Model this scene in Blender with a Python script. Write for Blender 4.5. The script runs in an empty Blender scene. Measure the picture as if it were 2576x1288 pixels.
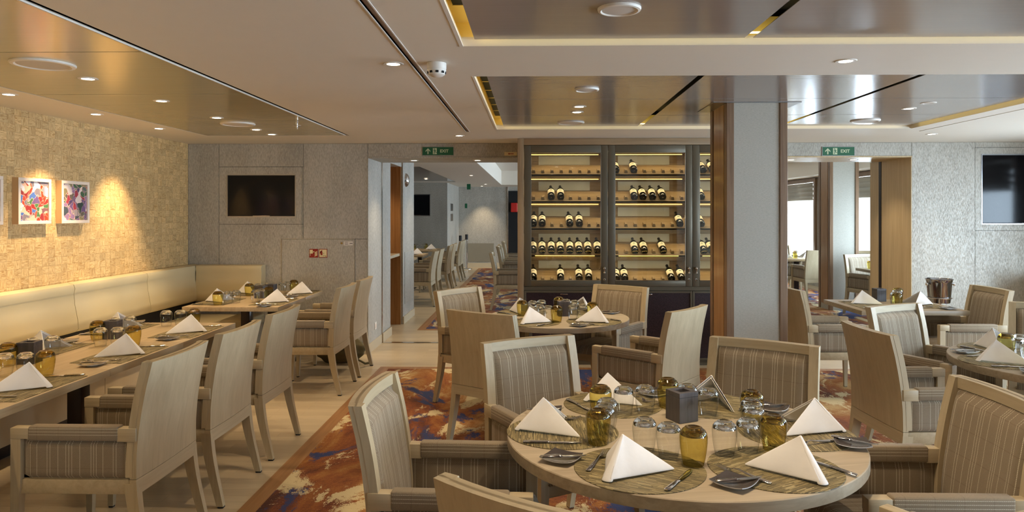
import bpy, bmesh, math, random
from mathutils import Vector, Matrix
random.seed(7)
sc = bpy.context.scene
COL = sc.collection
PI = math.pi

# ------------------------------------------------------------------ camera, world, exposure
cam_d = bpy.data.cameras.new('camera'); cam = bpy.data.objects.new('camera', cam_d); COL.objects.link(cam)
cam.location = (0, 0, 1.62); cam.rotation_euler = (PI/2, 0, 0.022)
cam_d.sensor_fit = 'HORIZONTAL'; cam_d.sensor_width = 36; cam_d.lens = 36*1790/2576
cam_d.shift_x = -13/2576; cam_d.shift_y = -107/2576; cam_d.clip_start = 0.05
sc.camera = cam
sc.view_settings.view_transform = 'Standard'; sc.view_settings.look = 'None'
sc.view_settings.gamma = 1; sc.view_settings.use_curve_mapping = False
sc.view_settings.exposure = 0.48
try:
    sc.cycles.use_denoising = True; sc.cycles.max_bounces = 7; sc.cycles.diffuse_bounces = 4; sc.cycles.glossy_bounces = 4; sc.cycles.use_adaptive_sampling = True; sc.cycles.adaptive_threshold = 0.08; sc.cycles.adaptive_min_samples = 16; sc.cycles.transparent_max_bounces = 16
    sc.cycles.transmission_bounces = 7; sc.cycles.sample_clamp_indirect = 4; sc.cycles.blur_glossy = 0.5
except Exception: pass
world = bpy.data.worlds.new('sky'); sc.world = world; world.use_nodes = True
world.node_tree.nodes['Background'].inputs[0].default_value = (0.80, 0.90, 1.0, 1)
world.node_tree.nodes['Background'].inputs[1].default_value = 2.2
WARM = (1.0, 0.79, 0.54); AMBER = (1.0, 0.75, 0.46); COOL = (0.64, 0.80, 1.0)
DAY_W = 250.0      # watts of daylight per window
DOWN_W = 34.0     # watts per downlight

# ------------------------------------------------------------------ material helpers
MAT = {}
class NT:
    def __init__(s, name):
        s.m = bpy.data.materials.new(name); s.m.use_nodes = True; s.t = s.m.node_tree; s.n = s.t.nodes
        s.b = s.n['Principled BSDF']; MAT[name] = s.m
    def add(s, typ, **kw):
        n = s.n.new(typ)
        for k, v in kw.items():
            if hasattr(n, k): setattr(n, k, v)
            else: n.inputs[k.replace('_', ' ')].default_value = v
        return n
    def link(s, a, b): s.t.links.new(a, b)
    def coord(s, kind='Object', scale=(1,1,1), rand=False):
        tc = s.add('ShaderNodeTexCoord'); mp = s.add('ShaderNodeMapping'); mp.inputs['Scale'].default_value = scale
        s.link(tc.outputs[kind], mp.inputs['Vector'])
        if rand:
            oi = s.add('ShaderNodeObjectInfo'); mm = s.math('MULTIPLY', oi.outputs['Random'], 37.0)
            cb = s.add('ShaderNodeCombineXYZ')
            for i in range(3): s.link(mm, cb.inputs[i])
            s.link(cb.outputs[0], mp.inputs['Location'])
        return mp.outputs[0]
    def math(s, op, a, b=None, c=None):
        n = s.add('ShaderNodeMath', operation=op)
        for i, x in enumerate((a, b, c)):
            if x is None: continue
            if isinstance(x, (int, float)): n.inputs[i].default_value = x
            else: s.link(x, n.inputs[i])
        return n.outputs[0]
    def noise(s, vec, scale=5, detail=3, rough=.5, dist=0):
        n = s.add('ShaderNodeTexNoise'); n.inputs['Scale'].default_value = scale; n.inputs['Detail'].default_value = detail
        n.inputs['Roughness'].default_value = rough; n.inputs['Distortion'].default_value = dist
        s.link(vec, n.inputs['Vector']); return n.outputs['Fac']
    def ramp(s, fac, stops, interp='LINEAR'):
        r = s.add('ShaderNodeValToRGB'); r.color_ramp.interpolation = interp; e = r.color_ramp.elements
        while len(e) < len(stops): e.new(0.5)
        for el, (p, c) in zip(e, stops):
            el.position = p; el.color = (c[0], c[1], c[2], 1) if hasattr(c, '__len__') else (c, c, c, 1)
        s.link(fac, r.inputs[0]); return r.outputs[0]
    def mix(s, f, a, b, blend='MIX'):
        n = s.add('ShaderNodeMix', data_type='RGBA', blend_type=blend)
        for i, x in ((0, f), (6, a), (7, b)):
            if isinstance(x, (int, float)): n.inputs[i].default_value = x
            elif isinstance(x, tuple): n.inputs[i].default_value = (*x, 1)
            else: s.link(x, n.inputs[i])
        return n.outputs[2]
    def bump(s, h, strength=.3, dist=.002):
        b = s.add('ShaderNodeBump'); b.inputs['Strength'].default_value = strength; b.inputs['Distance'].default_value = dist
        s.link(h, b.inputs['Height']); s.link(b.outputs[0], s.b.inputs['Normal'])
    def out(s, col=None, rough=None, **kw):
        if col is not None:
            if isinstance(col, tuple): s.b.inputs['Base Color'].default_value = (*col, 1)
            else: s.link(col, s.b.inputs['Base Color'])
        if rough is not None:
            if isinstance(rough, (int, float)): s.b.inputs['Roughness'].default_value = rough
            else: s.link(rough, s.b.inputs['Roughness'])
        for k, v in kw.items(): s.b.inputs[k.replace('_', ' ')].default_value = v
        return s.m
def srgb(r, g, b):
    return tuple((c/255/12.92 if c/255 <= .04045 else ((c/255+.055)/1.055)**2.4) for c in (r, g, b))
def plain(name, col, rough=.5, metal=0, var=.04, **kw):
    m = NT(name); v = m.noise(m.coord(), 9, 2)
    c = m.mix(v, tuple(x*(1-var) for x in col), tuple(min(1, x*(1+var)) for x in col))
    return m.out(c, rough, Metallic=metal, **kw)
def wood(name, dark, light, axis='z', fine=160, rough=.45, contrast=1.0, bump=.15):
    m = NT(name); s = [fine*.28]*3; s['xyz'.index(axis)] = fine*.012
    v1 = m.noise(m.coord(scale=tuple(s), rand=True), 1.0, 4, .65, .4)
    s2 = [14]*3; s2['xyz'.index(axis)] = .9
    v2 = m.noise(m.coord(scale=tuple(s2), rand=True), 1.0, 2, .5, 1.2)
    f = m.math('ADD', m.math('MULTIPLY', v1, .6), m.math('MULTIPLY', v2, .4))
    c = m.ramp(f, [(.5-.14/contrast, dark), (.5+.14/contrast, light)])
    m.bump(v1, bump, .001); return m.out(c, rough)
def emis(name, col, strength):
    m = NT(name); m.b.inputs['Emission Color'].default_value = (*col, 1); m.b.inputs['Emission Strength'].default_value = strength
    return m.out(col, .5)

wood('chair_wood', srgb(168,151,120), srgb(190,174,142), 'z', contrast=.7)
wood('chair_wood_x', srgb(168,151,120), srgb(190,174,142), 'x', contrast=.7)
wood('chair_wood_y', srgb(168,151,120), srgb(190,174,142), 'y', contrast=.7)
wood('table_wood', srgb(160,144,120), srgb(184,169,144), 'x', rough=.42)
wood('table_wood_grey', srgb(140,124,100), srgb(162,146,122), 'x', rough=.42)
wood('table_wood_long', srgb(172,148,112), srgb(192,170,134), 'y', rough=.42)
wood('cabinet_wood', srgb(140,116,86), srgb(166,140,108), 'z', rough=.4)
wood('cabinet_wood_x', srgb(140,116,86), srgb(166,140,108), 'x', rough=.4)
wood('walnut', srgb(114,88,66), srgb(142,114,88), 'z', rough=.35, fine=220)
wood('walnut_light', srgb(150,112,74), srgb(176,136,94), 'z', rough=.22)
wood('oak_orange', srgb(150,100,52), srgb(180,130,76), 'z', rough=.35)
wood('door_veneer', srgb(178,154,116), srgb(198,176,138), 'z', rough=.4)
wood('border_wood', srgb(140,98,58), srgb(168,124,80), 'y', rough=.4)
wood('rack_wood', srgb(128,104,70), srgb(156,132,94), 'x', rough=.5)
wood('box_wood', srgb(58,54,56), srgb(84,80,82), 'z', rough=.5, fine=300)
plain('dark_metal', srgb(52,42,38), .3, .6); plain('foot_black', srgb(24,22,22), .6)
plain('cabinet_metal', srgb(104,96,80), .32, .35, .02)
plain('steel', srgb(205,200,195), .12, 1, .01); plain('chrome', srgb(225,222,218), .05, 1, .01); plain('bucket_steel', srgb(150,150,154), .12, 1, .01)
plain('alu', srgb(170,170,172), .3, 1, .01)
plain('white_plastic', srgb(222,216,206), .45); plain('grille_white', srgb(200,192,182), .6)
plain('ceiling_paint', srgb(222,213,198), .55, 0, .015); plain('skirting_paint', srgb(196,180,150), .35)
plain('frame_white', srgb(232,214,196), .5); plain('frame_side', srgb(196,158,112), .5)
plain('black', (.004,.004,.004), .8); plain('black_gloss', (.006,.006,.007), .10, 0, .0, Specular_IOR_Level=.22)
plain('plate_dark', srgb(72,66,64), .15, 0, .12); plain('plate_white', srgb(205,204,204), .18)
plain('sign_green', srgb(22,92,58), .4); plain('sign_white', srgb(196,206,170), .5); plain('sign_red', srgb(140,34,26), .4)
plain('sign_cream', srgb(222,206,160), .5); plain('ink', srgb(40,34,34), .5); plain('label_paper', srgb(226,214,182), .6, 0, .05)
plain('red_box', srgb(190,36,26), .4); plain('capsule_red', srgb(92,20,20), .35); plain('capsule_gold', srgb(170,136,70), .35, .5); plain('capsule_dark', srgb(28,24,24), .3)
plain('bottle_glass', srgb(14,16,12), .06, 0, .05); plain('bag_cloth', srgb(96,84,52), .85, 0, .25)
plain('cove_light_yellow', srgb(244,220,140), .6); plain('vent_paint', srgb(138,130,112), .5); plain('stone_panel', srgb(196,194,178), .3, 0, .12)  # slot yellow holds the cove light's tint in its base colour
emis('lamp_glow', (1.0, .86, .66), 14); emis('led_glow', (1.0, .66, .14), 4); emis('cove_glow', (1.0, .80, .30), 3.6)

def fabric(name, axis, other):
    m = NT(name); tc = m.add('ShaderNodeTexCoord'); sp = m.add('ShaderNodeSeparateXYZ'); m.link(tc.outputs['Object'], sp.inputs[0])
    a = sp.outputs['XYZ'.index(axis)]; o = sp.outputs['XYZ'.index(other)]
    fr = m.math('FRACT', m.math('DIVIDE', m.math('ADD', a, 3.02), .30))
    lines = [.05, .17, .215, .26, .38, .50, .545, .70, .80, .84, .88]
    d = None
    for p in lines:
        x = m.math('ABSOLUTE', m.math('SUBTRACT', fr, p)); x = m.math('LESS_THAN', x, .0036)
        d = x if d is None else m.math('MAXIMUM', d, x)
    dash = m.math('GREATER_THAN', m.math('FRACT', m.math('DIVIDE', m.math('ADD', o, 5), .0062)), .22)
    line = m.math('MULTIPLY', d, dash)
    # cross threads, faint
    fr2 = m.math('FRACT', m.math('DIVIDE', m.math('ADD', o, 3), .098))
    cr = m.math('LESS_THAN', m.math('ABSOLUTE', m.math('SUBTRACT', fr2, .5)), .018)
    tw = m.add('ShaderNodeTexWave', wave_type='BANDS', bands_direction='DIAGONAL'); tw.inputs['Scale'].default_value = 150; m.link(tc.outputs['Object'], tw.inputs['Vector'])
    n1 = m.noise(tc.outputs['Object'], 420, 2)
    f = m.math('ADD', m.math('MULTIPLY', tw.outputs['Fac'], .55), m.math('MULTIPLY', n1, .45))
    base = m.ramp(f, [(.25, srgb(112,97,76)), (.75, srgb(154,138,114))])
    base = m.mix(m.math('MULTIPLY', cr, .22), base, srgb(92,62,44))
    c = m.mix(m.math('MULTIPLY', line, .85), base, srgb(214,204,180))
    m.bump(m.math('ADD', f, line), .35, .0012); m.out(c, .85)
    m.b.inputs['Sheen Weight'].default_value = .15
fabric('fabric_x', 'X', 'Z'); fabric('fabric_seat', 'X', 'Y'); fabric('fabric_y', 'Y', 'Z'); fabric('fabric_arm', 'Z', 'Y')

def cloth_white():
    m = NT('napkin_cloth'); v = m.noise(m.coord(), 14, 3); w = m.noise(m.coord(), 900, 1)
    m.bump(m.math('ADD', m.math('MULTIPLY', v, 1.0), m.math('MULTIPLY', w, .12)), .35, .004)
    m.out(m.mix(v, srgb(228,226,224), srgb(244,242,240)), .8)
cloth_white()
def leather():
    m = NT('bench_vinyl'); v = m.noise(m.coord(), 380, 3, .6); w = m.noise(m.coord(), 2.5, 2)
    c = m.mix(w, srgb(184,168,130), srgb(198,183,146)); m.bump(v, .25, .001); m.out(c, .42)
leather()
def wall_paper():
    m = NT('wallpaper'); a = m.noise(m.coord(scale=(1,1,.26)), 115, 6, .78); b = m.noise(m.coord(scale=(1,1,.35)), 4, 3)
    f = m.math('ADD', m.math('MULTIPLY', a, .8), m.math('MULTIPLY', b, .2))
    c = m.ramp(f, [(.41, srgb(150,145,134)), (.50, srgb(170,165,153)), (.59, srgb(188,184,173))])
    m.link(m.ramp(a, [(.46, 0.0), (.56, .18)]), m.b.inputs['Metallic']); m.bump(a, .2, .001); m.out(c, m.ramp(a, [(.4, .6), (.6, .45)]))
wall_paper()
def weave():
    m = NT('woven_wood'); tc = m.add('ShaderNodeTexCoord'); sp = m.add('ShaderNodeSeparateXYZ'); m.link(tc.outputs['Object'], sp.inputs[0])
    S = .066; y = m.math('DIVIDE', m.math('ADD', sp.outputs[1], 20), S*1.18); z = m.math('DIVIDE', sp.outputs[2], S)
    cy = m.math('FLOOR', y); cz = m.math('FLOOR', z)
    par = m.math('MODULO', m.math('ADD', cy, cz), 2)
    cell = m.add('ShaderNodeCombineXYZ'); m.link(cy, cell.inputs[0]); m.link(cz, cell.inputs[1])
    wn = m.add('ShaderNodeTexWhiteNoise', noise_dimensions='3D'); m.link(cell.outputs[0], wn.inputs['Vector'])
    off = m.math('MULTIPLY', wn.outputs['Value'], 31)
    def grain(sy, sz):
        cb = m.add('ShaderNodeCombineXYZ'); m.link(off, cb.inputs[0])
        m.link(m.math('MULTIPLY', sp.outputs[1], sy), cb.inputs[1]); m.link(m.math('MULTIPLY', sp.outputs[2], sz), cb.inputs[2])
        return m.noise(cb.outputs[0], 1, 2, .5, 1.6)
    g = m.mix(par, grain(120, 9), grain(9, 120))
    g = m.math('MULTIPLY', g, 1.0)
    stripes = m.ramp(g, [(.36, 0.0), (.47, 1.0), (.53, 1.0), (.62, .1)])
    c = m.mix(stripes, srgb(176,134,74), srgb(224,192,136))
    tone = m.ramp(wn.outputs['Value'], [(0, .82), (1, 1.06)]); c = m.mix(1.0, c, tone, 'MULTIPLY')
    ey = m.math('ABSOLUTE', m.math('SUBTRACT', m.math('FRACT', y), .5)); ez = m.math('ABSOLUTE', m.math('SUBTRACT', m.math('FRACT', z), .5))
    edge = m.math('GREATER_THAN', m.math('MAXIMUM', ey, ez), .475)
    c = m.mix(m.math('MULTIPLY', edge, .3), c, srgb(130,98,58))
    h = m.math('SUBTRACT', m.math('MULTIPLY', g, .4), edge)
    m.bump(h, .5, .003); m.out(c, .5)
weave()
def carpet():
    m = NT('carpet'); v0 = m.coord(scale=(1.35, .62, 1))
    big = m.noise(v0, 1.5, 6, .62, .9); cream = m.noise(m.coord(scale=(1.3,.70,1)), 2.2, 10, .68, .6)
    tc = m.add('ShaderNodeTexCoord'); mp = m.add('ShaderNodeMapping'); mp.inputs['Location'].default_value = (7.3, 2.1, 0); mp.inputs['Scale'].default_value = (1.35, .68, 1)
    m.link(tc.outputs['Object'], mp.inputs[0]); blue = m.noise(mp.outputs[0], 1.45, 8, .66, .8)
    streak = m.noise(m.coord(scale=(14, 150, 1)), 1, 2, .5); fine = m.noise(m.coord(scale=(1, 1.6, 1)), 130, 1)
    jit = m.math('ADD', m.math('MULTIPLY', m.math('SUBTRACT', fine, .5), .16), m.math('MULTIPLY', m.math('SUBTRACT', streak, .5), .13))
    bs = m.math('ADD', big, jit)
    base = m.ramp(bs, [(.36, srgb(72,36,18)), (.44, srgb(112,56,24)), (.50, srgb(140,80,32)), (.57, srgb(158,104,48)), (.66, srgb(184,152,100))])
    cm = m.ramp(m.math('ADD', cream, m.math('MULTIPLY', jit, .75)), [(.548, 0.0), (.556, 1.0)])
    base = m.mix(cm, base, srgb(204,184,140))
    bm = m.ramp(m.math('ADD', blue, m.math('MULTIPLY', jit, .9)), [(.562, 0.0), (.570, 1.0)])
    base = m.mix(bm, base, srgb(44,56,98))
    dk = m.math('ADD', .82, m.math('MULTIPLY', streak, .36))
    base = m.mix(1.0, base, m.ramp(dk, [(0, 0.0), (1, 1.0)]), 'MULTIPLY')
    m.bump(fine, .5, .003); m.out(base, .95)
carpet()
def floor_mat():
    m = NT('floor_oak'); vec = m.coord()
    br = m.add('ShaderNodeTexBrick'); br.offset = .37; m.link(vec, br.inputs['Vector'])
    for k, v in dict(Scale=1, Mortar_Size=.0012, Brick_Width=.62, Row_Height=.09, Bias=.0).items(): br.inputs[k.replace('_', ' ')].default_value = v
    br.inputs['Color1'].default_value = (*srgb(176,156,126), 1); br.inputs['Color2'].default_value = (*srgb(204,186,154), 1); br.inputs['Mortar'].default_value = (*srgb(140,120,92), 1)
    g = m.noise(m.coord(scale=(4, 90, 1)), 1, 4, .6, .5)
    c = m.mix(.5, br.outputs['Color'], m.ramp(g, [(.3, srgb(184,164,132)), (.7, srgb(210,194,164))]))
    m.bump(g, .1, .001); m.out(c, .34)
floor_mat()
def panel_gloss(name, c0, c1, met):
    m = NT(name); b = m.noise(m.coord(scale=(3, 260, 3)), 1, 2)
    c = m.mix(b, c0, c1); m.out(c, m.ramp(b, [(.3, .16), (.7, .22)]), Metallic=met)
    m.b.inputs['Anisotropic'].default_value = 0.0
panel_gloss('ceiling_panel', srgb(160,150,143), srgb(170,160,153), .38); panel_gloss('ceiling_panel_gold', srgb(196,180,134), srgb(206,190,146), .30)
def column_cloth():
    m = NT('column_fabric'); w = m.noise(m.coord(scale=(60, 60, 420)), 1, 2); k = m.noise(m.coord(), 500, 1)
    f = m.math('ADD', m.math('MULTIPLY', w, .5), m.math('MULTIPLY', k, .5))
    m.bump(f, .3, .001); m.out(m.ramp(f, [(.35, srgb(164,160,147)), (.65, srgb(190,186,175))]), .35)
column_cloth()
def mat_weave(name, axis):
    m = NT(name); tc = m.add('ShaderNodeTexCoord'); sp = m.add('ShaderNodeSeparateXYZ'); m.link(tc.outputs['Object'], sp.inputs[0])
    a, o = (sp.outputs[0], sp.outputs[1]) if axis == 'x' else (sp.outputs[1], sp.outputs[0])
    r = m.math('DIVIDE', m.math('ADD', o, 1), .0042); ri = m.math('FLOOR', r); rf = m.math('ABSOLUTE', m.math('SUBTRACT', m.math('FRACT', r), .5))
    w1 = m.add('ShaderNodeTexWhiteNoise', noise_dimensions='1D'); m.link(ri, w1.inputs['W'])
    k = m.math('FLOOR', m.math('ADD', m.math('DIVIDE', a, .045), m.math('MULTIPLY', w1.outputs['Value'], 9)))
    cb = m.add('ShaderNodeCombineXYZ'); m.link(ri, cb.inputs[0]); m.link(k, cb.inputs[1])
    w2 = m.add('ShaderNodeTexWhiteNoise', noise_dimensions='3D'); m.link(cb.outputs[0], w2.inputs['Vector'])
    c = m.ramp(w2.outputs['Value'], [(0, srgb(82,70,40)), (.45, srgb(118,104,66)), (.85, srgb(146,130,88)), (1, srgb(182,166,122))])
    gap = m.math('GREATER_THAN', rf, .36); c = m.mix(m.math('MULTIPLY', gap, .55), c, srgb(62,52,30))
    m.bump(m.math('SUBTRACT', .5, rf), .6, .002); m.out(c, .6)
mat_weave('mat_straw', 'x'); mat_weave('mat_straw_y', 'y')
def perf():
    m = NT('perforated_purple'); a = m.noise(m.coord(scale=(220, 220, 220)), 1, 0)
    m.out(m.ramp(a, [(.35, srgb(26,14,18)), (.65, srgb(58,40,46))]), .4)
perf()
def art(name, seed, stops, dark):
    m = NT(name); vec = m.coord(scale=(1, 1, 1)); mp = m.add('ShaderNodeMapping'); mp.inputs['Location'].default_value = (seed, seed*2.3, seed*.7); m.link(vec, mp.inputs[0])
    nz = m.add('ShaderNodeTexNoise'); nz.inputs['Scale'].default_value = 7; m.link(mp.outputs[0], nz.inputs['Vector'])
    v2 = m.mix(.16, mp.outputs[0], nz.outputs['Color'])
    vo = m.add('ShaderNodeTexVoronoi'); vo.inputs['Scale'].default_value = 24; m.link(v2, vo.inputs['Vector'])
    sep = m.add('ShaderNodeSeparateColor'); m.link(vo.outputs['Color'], sep.inputs[0])
    c = m.ramp(sep.outputs[0], stops, 'CONSTANT')
    ve = m.add('ShaderNodeTexVoronoi', feature='DISTANCE_TO_EDGE'); ve.inputs['Scale'].default_value = 24; m.link(v2, ve.inputs['Vector'])
    c = m.mix(m.math('LESS_THAN', ve.outputs['Distance'], .03), c, srgb(222,186,160))
    wv = m.add('ShaderNodeTexWave', bands_direction='Y'); wv.inputs['Scale'].default_value = 26; m.link(mp.outputs[0], wv.inputs['Vector'])
    msk = m.math('GREATER_THAN', sep.outputs[1], .74)
    c = m.mix(m.math('MULTIPLY', msk, m.math('GREATER_THAN', wv.outputs['Fac'], .5)), c, dark)
    m.out(c, .35)
art('art_red', 1.3, [(0, srgb(214,60,24)), (.24, srgb(122,110,116)), (.38, srgb(226,214,216)), (.52, srgb(206,72,34)), (.64, srgb(70,110,60)), (.72, srgb(74,104,168)), (.82, srgb(232,178,150)), (.9, srgb(150,40,30))], srgb(128,36,28))
art('art_violet', 4.9, [(0, srgb(120,86,128)), (.25, srgb(154,118,150)), (.4, srgb(92,104,98)), (.55, srgb(150,132,88)), (.68, srgb(66,96,64)), (.78, srgb(170,52,66)), (.88, srgb(228,206,196))], srgb(44,30,62))
art('art_blue', 8.1, [(0, srgb(52,82,150)), (.3, srgb(94,70,120)), (.5, srgb(196,150,52)), (.65, srgb(190,60,40)), (.8, srgb(150,180,196))], srgb(40,30,50))

def glassy(name, tint, ior=1.45, rough=0.0):
    """thin blown glass: mostly see-through, reflecting more at grazing angles"""
    m = NT(name); t = m.t; m.n.remove(m.b)
    out = m.n['Material Output']; lw = m.add('ShaderNodeLayerWeight'); lw.inputs['Blend'].default_value = .35
    lf = m.add('ShaderNodeLayerWeight'); lf.inputs['Blend'].default_value = .5
    fr = m.math('ADD', .05, m.math('MULTIPLY', .95, m.math('POWER', lf.outputs['Facing'], 5.0)))
    tr = m.add('ShaderNodeBsdfTransparent'); gl = m.add('ShaderNodeBsdfGlossy'); gl.inputs['Roughness'].default_value = .02
    c = m.mix(m.math('POWER', lw.outputs['Facing'], 1.6), tint, tuple(x**3*.7 for x in tint)); m.link(c, tr.inputs['Color'])
    mx = m.add('ShaderNodeMixShader'); m.link(fr, mx.inputs[0])
    m.link(tr.outputs[0], mx.inputs[1]); m.link(gl.outputs[0], mx.inputs[2]); m.link(mx.outputs[0], out.inputs[0]); return m.m
glassy('pane_glass', (.97, .98, .97), 1.5); glassy('cabinet_glass', (.93, .92, .88), 1.55)
glassy('tumbler_thin', (.97, .975, .97)); glassy('tumbler_amber_thin', (.86, .79, .42))
def real_glass(name, col, dens=0):
    m = NT(name); m.out(col, 0.0, Transmission_Weight=1.0, IOR=1.46); return m.m
real_glass('tumbler_base', (.98, .985, .98)); real_glass('tumbler_base_amber', (.40, .27, .09))

# ------------------------------------------------------------------ mesh helpers
def finish(bm, name, mat, parent=None, smooth=35, loc=None):
    me = bpy.data.meshes.new(name); bm.normal_update(); bm.to_mesh(me); bm.free()
    for mm in (mat if isinstance(mat, (list, tuple)) else [mat]): me.materials.append(MAT[mm])
    if smooth:
        me.polygons.foreach_set('use_smooth', [True]*len(me.polygons)); me.set_sharp_from_angle(angle=math.radians(smooth))
    o = bpy.data.objects.new(name, me); COL.objects.link(o)
    if parent: o.parent = parent
    if loc: o.location = loc
    return o
def NB(): return bmesh.new()
def bx(bm, x0, x1, y0, y1, z0, z1, bev=0, mi=0, seg=2, mtx=None):
    r = bmesh.ops.create_cube(bm, size=1); vs = r['verts']
    for v in vs: v.co = Vector(((x0+x1)/2+v.co.x*(x1-x0), (y0+y1)/2+v.co.y*(y1-y0), (z0+z1)/2+v.co.z*(z1-z0)))
    fs = set(f for v in vs for f in v.link_faces)
    if bev:
        es = list(set(e for v in vs for e in v.link_edges))
        rr = bmesh.ops.bevel(bm, geom=es, offset=bev, segments=seg, affect='EDGES', profile=.5)
        fs = set(rr['faces']) | set(f for f in fs if f.is_valid)
    allv = set(v for f in fs for v in f.verts)
    for f in fs: f.material_index = mi
    if mtx is not None:
        for v in allv: v.co = mtx @ v.co
    return fs
def lathe(bm, prof, seg=32, mi=0, mtx=None, cap=False):
    rings = []
    for r, z in prof:
        if r < 1e-5: rings.append([bm.verts.new((0, 0, z))])
        else: rings.append([bm.verts.new((r*math.cos(2*PI*i/seg), r*math.sin(2*PI*i/seg), z)) for i in range(seg)])
    fs = []
    for a, b in zip(rings, rings[1:]):
        for i in range(seg):
            j = (i+1) % seg
            if len(a) == 1 and len(b) == 1: continue
            if len(a) == 1: q = (a[0], b[j], b[i])
            elif len(b) == 1: q = (a[i], a[j], b[0])
            else: q = (a[i], a[j], b[j], b[i])
            f = bm.faces.new(q); f.material_index = mi; fs.append(f)
    if mtx is not None:
        for rg in rings:
            for v in rg: v.co = mtx @ v.co
    return fs
def cyl(bm, x, y, z0, z1, r, seg=20, mi=0, mtx=None):
    m = Matrix.Translation((x, y, 0)); m = mtx @ m if mtx is not None else m
    return lathe(bm, [(0, z0), (r, z0), (r, z1), (0, z1)], seg, mi, m)
def grid(bm, pts, mi=0, closed_u=False):
    vs = [[bm.verts.new(p) for p in row] for row in pts]; fs = []
    for a, b in zip(vs, vs[1:]):
        n = len(a)
        for i in range(n if closed_u else n-1):
            j = (i+1) % n; f = bm.faces.new((a[i], a[j], b[j], b[i])); f.material_index = mi; fs.append(f)
    return vs, fs
def tube(bm, pts, r, seg=8, mi=0):
    rings = []
    for k, p in enumerate(pts):
        p = Vector(p); d = (Vector(pts[min(k+1, len(pts)-1)])-Vector(pts[max(k-1, 0)])).normalized()
        u = d.orthogonal().normalized() if k == 0 else (u - d*u.dot(d)).normalized(); w = d.cross(u)
        rings.append([p+u*math.cos(2*PI*i/seg)*r+w*math.sin(2*PI*i/seg)*r for i in range(seg)])
    vs, fs = grid(bm, rings, mi, True); bm.faces.new(vs[0][::-1]).material_index = mi; bm.faces.new(vs[-1]).material_index = mi
def loft(bm, secs, mi=0):
    """closed loft; each section a list of points"""
    vs, fs = grid(bm, secs, mi, True); bm.faces.new(vs[0][::-1]).material_index = mi; bm.faces.new(vs[-1]).material_index = mi
def prism(bm, poly, z0, z1, mi=0, mtx=None):
    a = [bm.verts.new((x, y, z0)) for x, y in poly]; b = [bm.verts.new((x, y, z1)) for x, y in poly]
    bm.faces.new(a[::-1]).material_index = mi; bm.faces.new(b).material_index = mi
    for i in range(len(poly)):
        j = (i+1) % len(poly); bm.faces.new((a[i], a[j], b[j], b[i])).material_index = mi
    if mtx is not None:
        for v in a+b: v.co = mtx @ v.co
def tag(o, label, cat, group=None, kind=None):
    if label: o['label'] = label
    if cat: o['category'] = cat
    if group: o['group'] = group
    if kind: o['kind'] = kind
    return o
def thing(name, label, cat, loc=(0, 0, 0), rz=0, group=None):
    o = bpy.data.objects.new(name, None); COL.objects.link(o); o.location = loc; o.rotation_euler = (0, 0, rz); o.empty_display_size = .1
    return tag(o, label, cat, group)
def struct(bm, name, mat, smooth=0):
    bmesh.ops.recalc_face_normals(bm, faces=bm.faces[:]); o = finish(bm, name, mat, None, smooth); o['kind'] = 'structure'; return o
def dup(root, loc, rz, label, group=None, scale=None):
    r = root.copy(); COL.objects.link(r); r.location = loc; r.rotation_euler = (0, 0, rz); r['label'] = label
    if group: r['group'] = group
    if scale: r.scale = scale
    for ch in root.children:
        c = ch.copy(); COL.objects.link(c); c.parent = r
        for g in ch.children:
            d = g.copy(); COL.objects.link(d); d.parent = c
    return r
class Proto:
    """first placement moves the prototype itself, later ones copy it"""
    def __init__(s, root): s.root = root; s.used = False
    def put(s, loc, rz, label, group=None, scale=None):
        if s.used: return dup(s.root, loc, rz, label, group, scale)
        s.used = True; s.first = True; s.root.location = loc; s.root.rotation_euler = (0, 0, rz); s.root['label'] = label
        if group: s.root['group'] = group
        if scale: s.root.scale = scale
        return s.root
def spot(name, loc, watts, col, size=110, blend=.9, tilt=(0, 0, 0), parent=None, rad=.03):
    l = bpy.data.lights.new(name, 'SPOT'); l.energy = watts; l.color = col; l.spot_size = math.radians(size); l.spot_blend = blend; l.shadow_soft_size = rad
    o = bpy.data.objects.new(name, l); COL.objects.link(o); o.location = loc; o.rotation_euler = tilt
    if parent: o.parent = parent
    return o
def area(name, loc, sx, sy, watts, col, rot):
    l = bpy.data.lights.new(name, 'AREA'); l.shape = 'RECTANGLE'; l.size = sx; l.size_y = sy; l.energy = watts; l.color = col
    o = bpy.data.objects.new(name, l); COL.objects.link(o); o.location = loc; o.rotation_euler = rot; return o

# ------------------------------------------------------------------ the room shell
CZ = 2.425; XL = -3.99; XR = 6.3; YB = 8.15; YB2 = 8.88; YF = -3.0; YFAR = 21.5
WIN = [(-2.8, -1.1), (-.1, 1.6), (2.5, 4.2), (5.2, 6.9), (10.6, 12.3), (13.3, 15.0), (16.0, 17.7), (18.7, 20.4)]
WZ0, WZ1 = .62, 2.32
b = NB(); bx(b, -6, 7, YF-.2, 22, -.12, 0); struct(b, 'floor', 'floor_oak')
def rug(name, label, x0, x1, y0, y1):
    o = NB(); bx(o, x0, x1, y0, y1, .0005, .006); r = finish(o, name, 'carpet', None, 0)
    bw = .105; o = NB()
    bx(o, x0-bw, x0, y0-bw, y1+bw, 0, .004); bx(o, x1, x1+bw, y0-bw, y1+bw, 0, .004); bx(o, x0, x1, y1, y1+bw, 0, .004); bx(o, x0, x1, y0-bw, y0, 0, .004)
    w = finish(o, 'wood_border', 'border_wood', r, 0); tag(w, 'brown wooden inlay strip', None)
    return tag(r, label, 'carpet')
rug('carpet', 'rust orange carpet with blue and cream blotches under the near round tables', -1.50, 5.9, -2.2, 7.37)
rug('carpet', 'rust and cream patterned carpet seen through the left doorway', -1.50, 5.9, 9.95, 20.9)

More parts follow.
